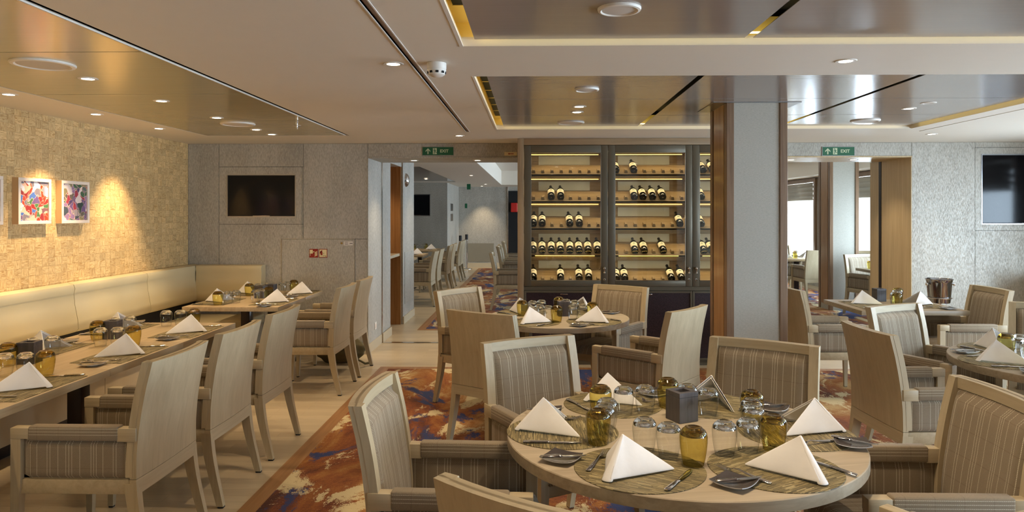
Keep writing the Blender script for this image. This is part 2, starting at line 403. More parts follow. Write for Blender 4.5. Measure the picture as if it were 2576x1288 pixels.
def ceiling_tiles(bm, x0, x1, y0, y1, holes, z=CZ, t=.045):
    xs = sorted(set([x0, x1]+[h[i] for h in holes for i in (0, 1)])); ys = sorted(set([y0, y1]+[h[i] for h in holes for i in (2, 3)]))
    xs = [x for x in xs if x0 <= x <= x1]; ys = [y for y in ys if y0 <= y <= y1]
    for a, c in zip(xs, xs[1:]):
        run = None
        for d, e in zip(ys, ys[1:]):
            mx, my = (a+c)/2, (d+e)/2
            if any(h[0] < mx < h[1] and h[2] < my < h[3] for h in holes):
                if run: bx(bm, a, c, run[0], run[1], z, z+t); run = None
            else: run = (run[0], e) if run else (d, e)
        if run: bx(bm, a, c, run[0], run[1], z, z+t)
holes = [(-3.383, -1.895, -1.9, 7.31), (-.655, -.625, -2.0, 7.01), (-.345, 5.9, -2.2, 3.42), (-.35, 3.585, 4.175, 6.82), (3.765, 3.79, 3.4, 7.06)]
holes2 = [(-.89, 5.9, 9.6, 20.0), (-3.4, -1.95, 12.2, 18.0)]
b = NB(); ceiling_tiles(b, -5.2, XR, YF, 9.3, holes); ceiling_tiles(b, -5.2, XR, 9.3, YFAR, holes2)
struct(b, 'ceiling', 'ceiling_paint')
b = NB(); bx(b, -5.3, XR+.1, YF-.1, 9.3, 2.60, 2.66); struct(b, 'ceiling_void', 'black')
b = NB(); bx(b, -5.3, XR+.1, 9.3, YFAR+.1, 2.82, 2.88)
for y0, y1 in ((9.6, 9.606), (19.994, 20.0)): bx(b, -.89, 5.9, y0, y1, CZ+.001, 2.82)
for x0, x1 in ((-.89, -.884), (5.894, 5.9)): bx(b, x0, x1, 9.606, 19.994, CZ+.001, 2.82)
bx(b, -3.4, -1.95, 12.2, 18.0, CZ+.045, CZ+.06)
struct(b, 'ceiling_raised', 'ceiling_paint')
# recessed slot interiors (warm cove, its yellow light put into the colour) and the black air grilles inside them
b = NB()
for (y0, y1) in ((-2.2, 3.42), (4.175, 6.82)):
    bx(b, -.425, -.420, y0, y1, CZ+.045, 2.56); bx(b, -.425, -.19, y0, y1+.005, 2.540, 2.55); bx(b, -.425, -.345, y1, y1+.005, CZ+.045, 2.56); bx(b, -.345, 5.9 if y0 < 0 else 3.585, y1, y1+.005, CZ+.045, 2.56); bx(b, -.2, -.19, y0, y1-.06, 2.46, 2.55)
bx(b, 3.585, 3.59, 4.175, 6.82, CZ+.045, 2.56)
struct(b, 'ceiling_cove', 'cove_light_yellow')
def vent(y0, y1, n):
    v = thing('ceiling_vent', None, 'vent', (-.325, y0, 2.533))
    f = NB(); L = y1-y0
    bx(f, -.024, .024, 0, L, -.004, .006); finish(f, 'grille_slot', 'black', v, 0)
    for i in range(n+1):
        f = NB(); bx(f, -.026, .026, i*L/n-.005, i*L/n+.005, -.007, -.003); finish(f, 'louvre', 'cove_light_yellow', v, 0)
    return v
vent(1.6, 3.10, 1)['label'] = 'long black air slot in the lit cove of the nearest ceiling recess'
vent(4.20, 6.62, 7)['label'] = 'black air slot with dividers in the lit cove of the middle ceiling recess'
def strip(name, x0, x1, y0, y1, z0, z1, label):
    b = NB(); bx(b, x0, x1, y0, y1, z0, z1); return tag(finish(b, name, 'cove_glow', None, 0), label, 'light strip')
strip('light_strip', -.27, 5.8, 3.362, 3.370, 2.466, 2.474, 'warm light strip glowing above the back edge of the nearest ceiling recess')
strip('light_strip', -.27, 3.5, 6.762, 6.770, 2.466, 2.474, 'warm light strip glowing above the back edge of the middle ceiling recess')
strip('light_strip', 3.525, 3.533, 4.25, 6.7, 2.466, 2.474, 'warm light strip along the right edge of the middle ceiling recess')
strip('light_strip', -.268, -.262, -2, 3.36, 2.460, 2.468, 'warm light strip along the left cove of the nearest ceiling recess')
strip('light_strip', -.268, -.262, 4.2, 6.76, 2.460, 2.468, 'warm light strip along the left cove of the middle ceiling recess')
# glossy ceiling panels
def cpanel(x0, x1, y0, y1, z, label, mat='ceiling_panel'):
    b = NB(); g = .005; bx(b, x0+g, x1-g, y0+g, y1-g, z, z+.003)
    return tag(finish(b, 'ceiling_panel', mat, None, 0), label, 'ceiling panel')
ys = [-1.2, .15, 2.25, 3.50, 4.75, 6.06, 7.30]
nm = ['behind the picture wall end', 'over the nearest wall tables', 'nearest the top left corner', 'with the large round speaker', 'above the framed pictures', 'with the small round speaker and sprinkler']
for i in range(2, 6): cpanel(-3.375, -1.935, ys[i], ys[i+1], CZ, 'glossy gold brown ceiling panel over the wall tables, '+['at the top left corner of view', 'holding the big speaker grille', 'third from the back', 'nearest the back wall'][i-2], 'ceiling_panel_gold')
cpanel(-3.375, -1.925, ys[0], ys[2], CZ, 'glossy gold brown ceiling panel above the camera side wall tables', 'ceiling_panel_gold')
xs = [(-.283, 1.0), (1.03, 2.315), (2.345, 3.53)]; px = ['left', 'middle', 'right']
for i, (a, c) in enumerate(xs):
    for j, (d, e) in enumerate([(4.19, 5.18), (5.18, 6.04), (6.04, 6.79)]):
        cpanel(a, c, d, e, 2.450, 'glossy grey ceiling panel, %s column and %s row of the middle recess' % (px[i], ['front', 'centre', 'back'][j]))
for i, (a, c) in enumerate([(-.283, 1.005), (1.035, 2.325), (2.355, 3.6), (3.63, 5.85)]):
    cpanel(a, c, 1.6, 3.39, 2.450, 'large glossy grey ceiling panel of the nearest recess, '+['leftmost, with the speaker', 'second from the left', 'third from the left', 'rightmost'][i])
    if i < 4: cpanel(a, c, -2.1, 1.6, 2.450, 'large glossy ceiling panel above the camera, '+['first', 'second', 'third', 'fourth'][i]+' from the left')
cpanel(-3.38, -1.97, 12.22, 17.98, CZ+.012, 'dark glossy ceiling panel beyond the left doorway')
# thin metal edge trims of the ceiling openings
b = NB()
bx(b, -1.940, -1.930, -1.9, 7.30, CZ-.003, CZ+.008); bx(b, -.661, -.655, -2, 7.01, CZ-.003, CZ+.01); bx(b, -.625, -.619, -2, 7.01, CZ-.003, CZ+.01)
struct(b, 'trim_1', 'white_plastic')
b = NB(); bx(b, -.352, -.335, -2.2, 3.425, CZ-.002, CZ+.006); bx(b, -.357, -.343, 4.17, 6.825, CZ-.002, CZ+.006); struct(b, 'trim_2', 'white_plastic')

b = NB(); bx(b, -.655, -.625, -2, 7.01, CZ+.010, CZ+.02); struct(b, 'trim_5', 'cabinet_wood')
# walls
b = NB(); bx(b, XL-.1, XL, YF, YB, 0, 2.6); struct(b, 'wall_left', 'woven_wood')
b = NB(); bx(b, XL-.1, XR+.1, YF-.1, YF, 0, 2.6); struct(b, 'wall_front', 'wallpaper')
b = NB()
ye = [YF]+[v for w in WIN for v in w]+[YFAR]
for i in range(0, len(ye), 2): bx(b, XR, XR+.12, ye[i], ye[i+1], 0, 2.82)
for w0, w1 in WIN: bx(b, XR, XR+.12, w0, w1, 0, WZ0); bx(b, XR, XR+.12, w0, w1, WZ1, 2.82)
struct(b, 'wall_right', 'wallpaper')
def wall_panels(bm, rects, y, t=.012):
    for (x0, x1, z0, z1) in rects: bx(bm, x0+.0022, x1-.0022, y-t, y, z0+.0022, z1-.0022)
D1 = (-1.90, -.163); D2 = (2.62, 4.285); HZ = 2.262
b = NB()   # core behind the panels
bx(b, XL-.1, D1[0], YB+.012, YB2, 0, 2.6); bx(b, D1[1], D2[0], YB+.012, YB2, 0, 2.6); bx(b, D2[1], XR, YB+.012, YB2, 0, 2.6)
bx(b, D1[0], D1[1], YB+.012, YB2, HZ, 2.6); bx(b, D2[0], D2[1], YB+.012, YB2, HZ, 2.6)
struct(b, 'wall_back_core', 'foot_black')
b = NB()
wall_panels(b, [(XL, -3.628, 0, CZ), (-3.628, -2.646, 2.158, CZ), (-3.628, -2.66, 0, 1.496), (-2.66, -2.646, 1.496, 2.158),
  (-2.646, -1.9, 1.326, CZ), (-2.66, -2.646, 1.326, 1.496), (-2.046, -1.9, .13, 1.326), (-2.66, -2.896, 0, .01),
  (-1.9, -.163, HZ+.01, CZ)], YB+.012)
# frame round the flush screens
for (a0, a1, c0, c1, s0, s1, t0, t1) in ((-3.628, -2.66, 1.496, 2.158, -3.526, -2.743, 1.588, 2.061), (4.995, 6.28, 1.427, 2.365, 5.075, 6.16, 1.508, 2.28)):
    bx(b, a0+.002, s0, YB, YB+.012, c0+.002, c1-.002); bx(b, s1, a1-.002, YB, YB+.012, c0+.002, c1-.002); bx(b, s0, s1, YB, YB+.012, t1, c1-.002); bx(b, s0, s1, YB, YB+.012, c0+.002, t0)
wall_panels(b, [(2.62, 4.287, 2.272, CZ), (4.287, 4.995, 0, CZ), (4.995, XR, 2.365, CZ), (4.995, XR, 0, 1.427), (D1[1], 2.62, 2.3, CZ)], YB+.012)
struct(b, 'wall_back', 'wallpaper')
b = NB()   # hatch door in the wall
bx(b, -2.893, -2.050, YB-.004, YB+.008, .13, 1.322, .002, seg=1); h = tag(finish(b, 'wall_hatch', 'wallpaper', None, 0), 'papered service hatch in the back wall carrying two fire signs', 'hatch')
b = NB()
for q in ((-2.899, -2.893, .13, 1.330), (-2.050, -2.044, .13, 1.330), (-2.899, -2.044, 1.322, 1.330)): bx(b, q[0], q[1], YB-.006, YB+.008, q[2], q[3])
tag(finish(b, 'hatch_trim', 'alu', h, 0), 'thin metal edging', None)
b = NB(); cyl(b, 0, 0, 0, .006, .011, 20, 0, Matrix.Translation((-2.199, YB-.004, 1.277)) @ Matrix.Rotation(PI/2, 4, 'X')); tag(finish(b, 'key_lock', 'capsule_gold', h), 'brass lock', None)
# door linings
b = NB()
bx(b, D1[0]-.001, D1[0]+.006, YB-.004, YB2, .10, HZ); bx(b, D1[1]-.01, D1[1]+.0, YB, YB2, 0, HZ); bx(b, D1[0], D1[1], YB-.004, YB2, HZ-.006, HZ+.01)
struct(b, 'door_1', 'wallpaper')
b = NB(); bx(b, D1[0], D1[0]+.012, YB-.006, YB2-.02, 0, .11); bx(b, -1.892, -1.88, YB2+.03, 9.46, 0, .11); bx(b, -3.0, -1.9, YB-.012, YB, 0, .13); bx(b, 4.285, XR, YB-.012, YB, 0, .10); bx(b, -1.9, -1.886, 10.37, 11.33, 0, .11)
bx(b, -2.0, .6, YFAR-.012, YFAR, 0, .13)
struct(b, 'baseboard_back', 'skirting_paint')
b = NB(); bx(b, D2[1]-.006, D2[1]+.001, YB-.004, YB2-.05, 0, HZ); bx(b, D2[1]-.008, D2[1]+.004, YB2+.02, YB2+.24, 0, HZ); bx(b, D2[0]-.001, D2[0]+.006, YB, YB2, 0, HZ); bx(b, D2[0], D2[1]+.006, YB-.004, YB2, HZ-.006, HZ+.01)
struct(b, 'door_2', 'door_veneer')
b = NB(); bx(b, D1[0]+.002, D1[0]+.012, YB2-.02, YB2+.03, 0, HZ); bx(b, D1[0], D1[1], YB2-.03, YB2+.03, 0, .006)
struct(b, 'trim_3', 'steel')
b = NB(); bx(b, D2[1]-.01, D2[1]+.004, YB2-.045, YB2+.015, 0, HZ); bx(b, D2[0], D2[1], YB2-.03, YB2+.03, 0, .006); struct(b, 'trim_4', 'dark_metal')
b = NB(); bx(b, D2[1]+.006, XR, YB2, YB2+.24, 0, CZ); struct(b, 'wall_pantry', 'wallpaper')
# passage beyond the left doorway
b = NB(); bx(b, -2.3, -1.9, YB2, 9.46, 0, CZ); bx(b, -2.6, -1.9, 10.37, 11.33, 0, CZ); bx(b, -5.2, -2.3, YB2, YB2+.1, 0, CZ); bx(b, -5.3, -5.2, YB2, YFAR, 0, CZ)
bx(b, -5.2, -2.24, 18.6, YFAR, 0, CZ); bx(b, -5.2, XR+.1, YFAR, YFAR+.1, 0, 2.82); bx(b, -2.2, -1.92, 9.46, 10.37, 2.30, CZ)
struct(b, 'wall_far', 'wallpaper')
b = NB(); bx(b, -2.62, -2.58, 9.46, 10.37, .0, 2.3); bx(b, -2.6, -1.93, 10.34, 10.372, 0, 2.3); struct(b, 'wall_niche', 'oak_orange')
b = NB(); bx(b, -2.575, -1.94, 9.47, 10.33, 1.0, 1.04, .004); tag(finish(b, 'niche_counter', 'skirting_paint', None, 0), 'narrow pale counter shelf in the orange wooden niche', 'counter')
spot('niche_lamp', (-2.3, 9.9, 2.25), 16, WARM, 120)
b = NB(); bx(b, -1.899, -1.893, 10.50, 11.20, .28, 1.05, .003, seg=1); tag(finish(b, 'access_panel', 'wallpaper', None, 0), 'flat access panel low on the pillar beyond the left doorway', 'panel')
b = NB(); bx(b, -.77, -.74, YFAR-.04, YFAR, 0, 2.42); bx(b, -.74, .8, YFAR-.03, YFAR-.01, 0, 2.3, mi=1); struct(b, 'door_3', ['steel', 'black'])

# windows of the ship's side, with casing, sill, pane and blind
for i, (w0, w1) in enumerate(WIN):
    b = NB(); x = XR
    for q in ((w0-.09, w0, WZ0-.09, WZ1+.09), (w1, w1+.09, WZ0-.09, WZ1+.09)): bx(b, x-.05, x, q[0], q[1], q[2], q[3])
    bx(b, x-.05, x, w0, w1, WZ1, WZ1+.09); bx(b, x-.05, x, w0, w1, WZ0-.09, WZ0)
    f = struct(b, 'window_%d' % (i+1), 'walnut')
    b = NB(); bx(b, x+.05, x+.056, w0, w1, WZ0, WZ1); finish(b, 'pane', 'pane_glass', f, 0)
    b = NB(); rows = []
    for k in range(25):
        t = k/24; rows.append([(x-.03-.020*abs(math.sin(t*PI*4)), y, WZ1-.005-t*.40) for y in (w0+.03, w1-.03)])
    grid(b, rows)
    g = finish(b, 'roman_blind', 'column_fabric', None, 60)
    md = g.modifiers.new('thick', 'SOLIDIFY'); md.thickness = .004
    tag(g, 'pale roman blind raised in soft folds at the '+['camera end', 'second', 'third', 'fourth', 'fifth', 'near doorway', 'far doorway', 'farthest'][i]+' side window', 'blind')
    area('daylight', (x+.5, (w0+w1)/2, (WZ0+WZ1)/2-.1), 1.8, 1.8, DAY_W, COOL, (0, PI/2, 0))

# ------------------------------------------------------------------ columns
def column(x0, x1, y0, y1, z, label):
    c = thing('column', label, 'column', ((x0+x1)/2, (y0+y1)/2, 0)); hx, hy = (x1-x0)/2, (y1-y0)/2
    b = NB(); bx(b, -hx+.012, hx-.012, -hy+.012, hy-.012, 0, z); finish(b, 'core', 'column_fabric', c, 0)
    b = NB(); bx(b, -hx+.004, -hx+.014, -hy+.1, hy-.1, .1, z); finish(b, 'side_panel', 'walnut_light', c, 0)
    for sx in (-1, 1):
        for sy in (-1, 1):
            b = NB(); t = .055
            bx(b, min(sx*hx, sx*(hx-t)), max(sx*hx, sx*(hx-t)), min(sy*hy, sy*(hy-.02)), max(sy*hy, sy*(hy-.02)), 0, z, .002, seg=1)
            bx(b, min(sx*hx, sx*(hx-.02)), max(sx*hx, sx*(hx-.02)), min(sy*(hy-.02), sy*(hy-.07)), max(sy*(hy-.02), sy*(hy-.07)), 0, z, .002, seg=1)
            finish(b, 'corner_post', 'walnut', c, 0)
    b = NB(); bx(b, -hx-.10, hx+.10, -hy-.015, hy+.015, z, z+.003); finish(b, 'top_collar', 'alu', c, 0)
    return c
column(1.447, 1.898, 5.345, 5.84, 2.446, 'square column with pale fabric faces and brown wooden corners beside the wine cabinet')
column(4.94, 5.42, 11.95, 12.42, 2.80, 'square column with brown wooden corners seen through the right doorway')

# ------------------------------------------------------------------ ceiling fittings
def make_downlight(lens='lamp_glow'):
    t = thing('downlight', 'x', 'ceiling light')
    b = NB(); lathe(b, [(.034, .000), (.036, -.004), (.052, -.004), (.056, -.001), (.056, .0)], 32); finish(b, 'trim_ring', 'white_plastic', t)
    b = NB(); lathe(b, [(0, -.0025), (.034, -.0025)], 32); finish(b, 'lamp_lens', lens, t)
    return t
DL, DLO = Proto(make_downlight()), Proto(make_downlight('grille_white'))
def downlight(x, y, z, label, w=DOWN_W, tilt=(0, 0, 0), size=104, lit=True, col=WARM):
    o = (DL if lit else DLO).put((x, y, z), 0, label, 'recessed downlights')
    if lit: spot('downlight_beam', (x, y, z-.02), w, col, size, .8, tilt)
for (x, y, l) in ((-2.655, 7.18, 'nearest the back wall'), (-2.655, 6.77, 'beside the back speaker'), (-2.655, 5.92, 'before the back speaker'), (-2.655, 5.03, 'in the middle of the row'), (-2.655, 4.19, 'beside the big speaker grille')):
    downlight(x, y, CZ, 'small round downlight in the gold ceiling panels, '+l, 30, col=AMBER)
for y in (.3, 1.6, 2.6): downlight(-2.655, y, CZ, 'small round downlight over the wall tables behind the view', 30, col=AMBER)
for i, y in enumerate((6.66, 5.69, 4.73, 3.6, 2.4)):
    downlight(-3.54, y, CZ, 'tilted wall-washing downlight by the woven wall, '+['farthest', 'above the two pictures', 'at the left edge of view', 'out of view', 'out of view'][i], 100, (0, math.radians(17), 0), 62, col=AMBER)
downlight(-.75, 3.81, CZ, 'round downlight left of the smoke detector'); downlight(-.76, 7.34, CZ, 'round downlight near the left doorway at the end of the ceiling groove')
downlight(-.75, .4, CZ, 'round downlight above the aisle behind the view')
downlight(1.65, 3.79, CZ, 'round downlight in the plain ceiling beam between the two recesses')
downlight(.36, 5.53, 2.45, 'front one of the paired downlights over the small round table', 44); downlight(.36, 5.83, 2.45, 'back one of the paired downlights over the small round table', 44)
downlight(2.97, 5.69, 2.45, 'lit downlight in the right column of glossy panels', 40); downlight(2.97, 5.41, 2.45, 'unlit downlight in the right column of glossy panels', 0, lit=False)
downlight(4.04, 7.3, CZ, 'round downlight right of the middle recess by the right doorway')
downlight(4.5, 4.0, CZ, 'round downlight over the right hand tables'); downlight(4.4, 1.0, CZ, 'round downlight right of the camera')
for x, y in ((.42, 2.55), (.72, 2.35), (2.97, 2.3), (.4, .3), (2.9, .2)): downlight(x, y, 2.45, 'round downlight in the nearest glossy ceiling recess', 40)
downlight(-1.42, 8.48, HZ-.006, 'left downlight in the lintel of the left doorway', 30); downlight(-.66, 8.48, HZ-.006, 'right downlight in the lintel of the left doorway', 30)
downlight(3.05, 8.48, HZ-.006, 'left downlight in the lintel of the right doorway', 14); downlight(3.78, 8.48, HZ-.006, 'right downlight in the lintel of the right doorway', 22)
for x, y in ((-2.5, 12.4), (-2.5, 14.5), (-2.5, 16.6), (-1.3, 11.0), (-1.3, 15.0), (-1.3, 19.5)): downlight(x, y, CZ, 'small downlight in the room beyond the left doorway', 30)
downlight(-1.5, 20.9, CZ, 'downlight washing the far end wall beyond the left doorway', 60, (math.radians(14), 0, 0), 70)
def speaker(x, y, z, r, label):
    t = thing('ceiling_speaker', label, 'speaker', (x, y, z))
    b = NB(); lathe(b, [(r*.80, -.007), (r*.86, -.012), (r*.97, -.010), (r, -.004), (r, 0)], 48); finish(b, 'rim', 'white_plastic', t)
    b = NB(); lathe(b, [(0, -.0095), (r*.4, -.009), (r*.83, -.007)], 48); finish(b, 'speaker_grille', 'grille_white', t)
speaker(.35, 2.89, 2.45, .088, 'round white ceiling speaker in the nearest glossy recess')
speaker(.36, 4.76, 2.45, .082, 'round white ceiling speaker at the front of the middle recess'); speaker(.345, 6.50, 2.45, .125, 'flat round ceiling speaker in front of the wine cabinet')
speaker(2.967, 6.42, 2.45, .125, 'round ceiling speaker with grey grille near the right doorway')
speaker(-2.633, 3.77, CZ, .155, 'large round speaker with grey grille in the gold ceiling panels'); speaker(-2.647, 6.33, CZ, .15, 'round speaker flush in the gold panels near the back wall')
t = thing('smoke_detector', 'white smoke detector hanging from the ceiling beside the groove', 'smoke detector', (-.515, 3.80, CZ))
b = NB(); lathe(b, [(0, -.001), (.052, -.001), (.052, -.03), (.050, -.034)], 40); finish(b, 'base', 'white_plastic', t)
b = NB(); lathe(b, [(.050, -.034), (.051, -.042), (.044, -.062), (.030, -.072), (0, -.074)], 40); finish(b, 'sensor_head', 'white_plastic', t)
b = NB()
for i in range(9):
    if i % 9 != 3: bx(b, .0465, .0500, -.008, .008, -.058, -.046, mtx=Matrix.Rotation(i*2*PI/9, 4, 'Z'))
finish(b, 'vent_slot', 'black', t, 0)
t = thing('sprinkler', 'small chrome sprinkler under the gold ceiling panels', 'sprinkler', (-2.015, 6.04, CZ))
b = NB(); lathe(b, [(.0, 0), (.011, 0), (.011, -.045), (.008, -.06), (.008, -.085), (0, -.086)], 16); finish(b, 'body', 'chrome', t)
b = NB(); lathe(b, [(0, -.052), (.034, -.052), (.034, -.056), (0, -.057)], 24); finish(b, 'escutcheon', 'chrome', t)

# ------------------------------------------------------------------ signs, screens, pictures
def text_mesh(s, size, mtx, name, mat, parent, depth=.0006, bold=0.0):
    cu = bpy.data.curves.new('t', 'FONT'); cu.body = s; cu.size = size; cu.align_x = 'CENTER'; cu.align_y = 'CENTER'; cu.extrude = depth; cu.offset = bold
    o = bpy.data.objects.new('t', cu); COL.objects.link(o); dg = bpy.context.evaluated_depsgraph_get()
    me = bpy.data.meshes.new_from_object(o.evaluated_get(dg)); bpy.data.objects.remove(o); me.transform(mtx); me.materials.clear(); me.materials.append(MAT[mat])
    r = bpy.data.objects.new(name, me); COL.objects.link(r); r.parent = parent; return r
FR = Matrix.Rotation(PI/2, 4, 'X')   # local xy -> facing -Y
def exit_sign(x, z, w, h, label):
    t = thing('exit_sign', label, 'sign', (x, YB-.002, z))
    b = NB(); bx(b, -w/2, w/2, -.006, 0, -h/2, h/2); finish(b, 'sign_board', 'sign_green', t, 0)
    b = NB()
    for q in ((-w/2-.004, w/2+.004, h/2, h/2+.004), (-w/2-.004, w/2+.004, -h/2-.004, -h/2), (-w/2-.004, -w/2, -h/2, h/2), (w/2, w/2+.004, -h/2, h/2)): bx(b, q[0], q[1], -.008, 0, q[2], q[3])
    finish(b, 'sign_frame', 'alu', t, 0)
    k = h/.1; T = Matrix.Translation((0, -.0065, 0)) @ FR
    b = NB(); A = [(-.041, 0), (-.041, 0)]
    arrow = [(-.132, -.036), (-.118, -.036), (-.118, .012), (-.095, -.010), (-.095, .006), (-.125, .036), (-.155, .006), (-.155, -.010), (-.132, .012)]
    prism(b, [(p[0]*k, p[1]*k) for p in arrow], 0, .001, 0, T); finish(b, 'arrow', 'sign_white', t, 0)
    b = NB(); prism(b, [(x_*k, z_*k) for x_, z_ in ((-.064, -.038), (-.014, -.038), (-.014, .038), (-.064, .038))], 0, .0008, 0, T); finish(b, 'door_pictogram', 'sign_white', t, 0)
    b = NB(); T2 = Matrix.Translation((0, -.0074, 0)) @ FR
    for poly in ([(-.046, .014), (-.034, .018), (-.022, .004), (-.026, .001), (-.035, .009), (-.034, -.002), (-.024, -.013), (-.012, -.016), (-.012, -.020), (-.027, -.018), (-.038, -.008), (-.046, -.034), (-.052, -.034), (-.044, -.004), (-.044, .006), (-.056, .002), (-.058, .006)],):
        prism(b, [(p[0]*k, p[1]*k) for p in poly], 0, .0008, 0, T2)
    prism(b, [(-.045*k+.0065*k*math.cos(a*PI/6), .026*k+.0065*k*math.sin(a*PI/6)) for a in range(12)], 0, .0008, 0, T2)
    finish(b, 'running_figure', 'sign_green', t, 0)
    text_mesh('EXIT', .052*k, Matrix.Translation((.078*k, -.0065, 0)) @ FR, 'lettering', 'sign_white', t, .0008, .0012)
exit_sign(-1.088, 2.335, .355, .092, 'green EXIT sign with arrow and running figure above the left doorway')
exit_sign(3.463, 2.325, .358, .096, 'green EXIT sign with arrow and running figure above the right doorway')
t = thing('arrow_sign', 'small cream sign with a red arrow at the corner above the left doorway', 'sign', (-.254, YB-.002, 2.303))
b = NB(); bx(b, -.072, .072, -.003, 0, -.021, .021); finish(b, 'sign_board', 'sign_cream', t, 0)
b = NB(); prism(b, [(-.032, 0), (-.014, .011), (-.014, .004), (.034, .004), (.034, -.004), (-.014, -.004), (-.014, -.011)], 0, .001, 0, Matrix.Translation((0, -.0032, 0)) @ FR); finish(b, 'arrow', 'sign_red', t, 0)
t = thing('fire_hose_sign', 'red square fire hose sign on the wall hatch', 'sign', (-2.524, YB-.005, 1.162))
b = NB(); bx(b, -.05, .05, -.003, 0, -.05, .05, .001, seg=1); finish(b, 'sign_board', 'sign_red', t, 0); T = Matrix.Translation((0, -.0034, 0)) @ FR
b = NB(); prism(b, [(-.044, .040), (-.010, .040), (-.010, -.004), (-.044, -.004)], 0, .001, 0, T); prism(b, [(-.040, -.004), (-.036, -.004), (-.036, -.03), (-.04, -.03)], 0, .001, 0, T)
prism(b, [(-.008, .018), (.004, .024), (.010, .016), (.003, .010), (-.008, .014)], 0, .001, 0, T)
for i in range(4): prism(b, [(.012+(i-2)*.002, -.034+i*.014-.006), (.04, -.022+i*.014-.004), (.042, -.012+i*.012), (.030, -.020+i*.013), (.014, -.030+i*.014)], 0, .001, 0, T)
finish(b, 'pictogram', 'sign_cream', t, 0)
t = thing('extinguisher_sign', 'cream sign with a red border and fire extinguisher reading P 6 kg', 'sign', (-2.415, YB-.005, 1.162))
b = NB(); bx(b, -.05, .05, -.003, 0, -.05, .05, .001, seg=1); finish(b, 'sign_board', 'sign_red', t, 0)
b = NB(); bx(b, -.043, .043, -.0036, 0, -.043, .043); finish(b, 'sign_field', 'sign_cream', t, 0)
b = NB(); T = Matrix.Translation((0, -.004, 0)) @ FR; prism(b, [(-.028, -.022), (-.006, -.022), (-.006, .014), (-.010, .022), (-.010, .028), (-.004, .032), (-.012, .034), (-.022, .030), (-.022, .022), (-.030, .016), (-.034, -.006), (-.037, -.006), (-.034, .020), (-.028, .024), (-.028, .014)], 0, .001, 0, T); finish(b, 'pictogram', 'sign_red', t, 0)
text_mesh('P', .022, Matrix.Translation((.008, -.004, -.004)) @ FR, 'lettering', 'ink', t); text_mesh('6 kg', .022, Matrix.Translation((.018, -.004, -.028)) @ FR, 'lettering', 'ink', t)
t = thing('small_label', 'small white label with tiny print and a valve symbol on the hatch', 'sign', (-2.123, YB-.005, 1.276))
b = NB(); bx(b, -.053, .053, -.002, 0, -.023, .023); finish(b, 'sign_board', 'white_plastic', t, 0)
b = NB(); T = Matrix.Translation((0, -.0024, 0)) @ FR
for i in range(4): prism(b, [(-.040, .014-i*.010), (-.004, .014-i*.010), (-.004, .017-i*.010), (-.040, .017-i*.010)], 0, .0005, 0, T)
prism(b, [(.018, -.008), (.032, -.001), (.046, -.008), (.046, .006), (.032, .001), (.018, .006)], 0, .0005, 0, T); finish(b, 'print', 'ink', t, 0)
def screen(x0, x1, z0, z1, label):
    t = thing('television', label, 'television', ((x0+x1)/2, YB+.010, (z0+z1)/2)); w, h = (x1-x0)/2, (z1-z0)/2
    b = NB(); bx(b, -w, w, -.004, .0, -h, h); finish(b, 'screen', 'black_gloss', t, 0)
    b = NB(); e = .006
    for q in ((-w, w, h-e, h), (-w, w, -h, -h+e*1.6), (-w, -w+e, -h, h), (w-e, w, -h, h)): bx(b, q[0], q[1], -.0075, -.001, q[2], q[3])
    finish(b, 'bezel', 'foot_black', t, 0)
    b = NB(); e = .012
    for q in ((-w-e, w+e, h, h+e), (-w-e, w+e, -h-e, -h), (-w-e, -w, -h, h), (w, w+e, -h, h)): bx(b, q[0]+.0, q[1], -.014, -.0, q[2], q[3])
    finish(b, 'surround', 'alu', t, 0)
    b = NB(); bx(b, -.10, .10, -.012, -.007, -h+.001, -h+.008, .002); finish(b, 'sensor_bar', 'steel', t, 0); return t
screen(-3.526, -2.743, 1.588, 2.061, 'black television set flush in the back wall above the corner bench')
screen(5.075, 6.16, 1.508, 2.28, 'large black television set flush in the wall at the right edge')
t = screen(-3.3, -2.72, 1.58, 2.03, 'black television on the wall beyond the left doorway'); t.location = (-3.05, 18.596, 1.84); t.scale = (1.2, 1, 1.2)
for a, m_, l in (((4.75, 5.21), 'art_blue', 'framed abstract picture in blue and yellow cut off by the left edge'), ((5.365, 5.738), 'art_red', 'framed abstract picture in orange red and white on the woven wall'), ((5.866, 6.24), 'art_violet', 'framed abstract picture in violet and green on the woven wall')):
    y0, y1 = a; z0, z1 = 1.536, 1.898; t = thing('framed_picture', l, 'picture', (XL, (y0+y1)/2, (z0+z1)/2)); w, h = (y1-y0)/2, (z1-z0)/2; f = .026
    b = NB()
    for q in ((-w, w, h-f, h), (-w, w, -h, -h+f), (-w, -w+f, -h+f, h-f), (w-f, w, -h+f, h-f)): bx(b, 0.001, .052, q[0], q[1], q[2], q[3], .002, seg=1)
    finish(b, 'frame', 'frame_white', t, 0)
    b = NB(); bx(b, .001, .051, -w-.001, -w+.001, -h+.001, h-.001); finish(b, 'frame_side', 'frame_side', t, 0)
    b = NB(); bx(b, .002, .040, -w+f, w-f, -h+f, h-f); finish(b, 'painting', m_, t, 0)
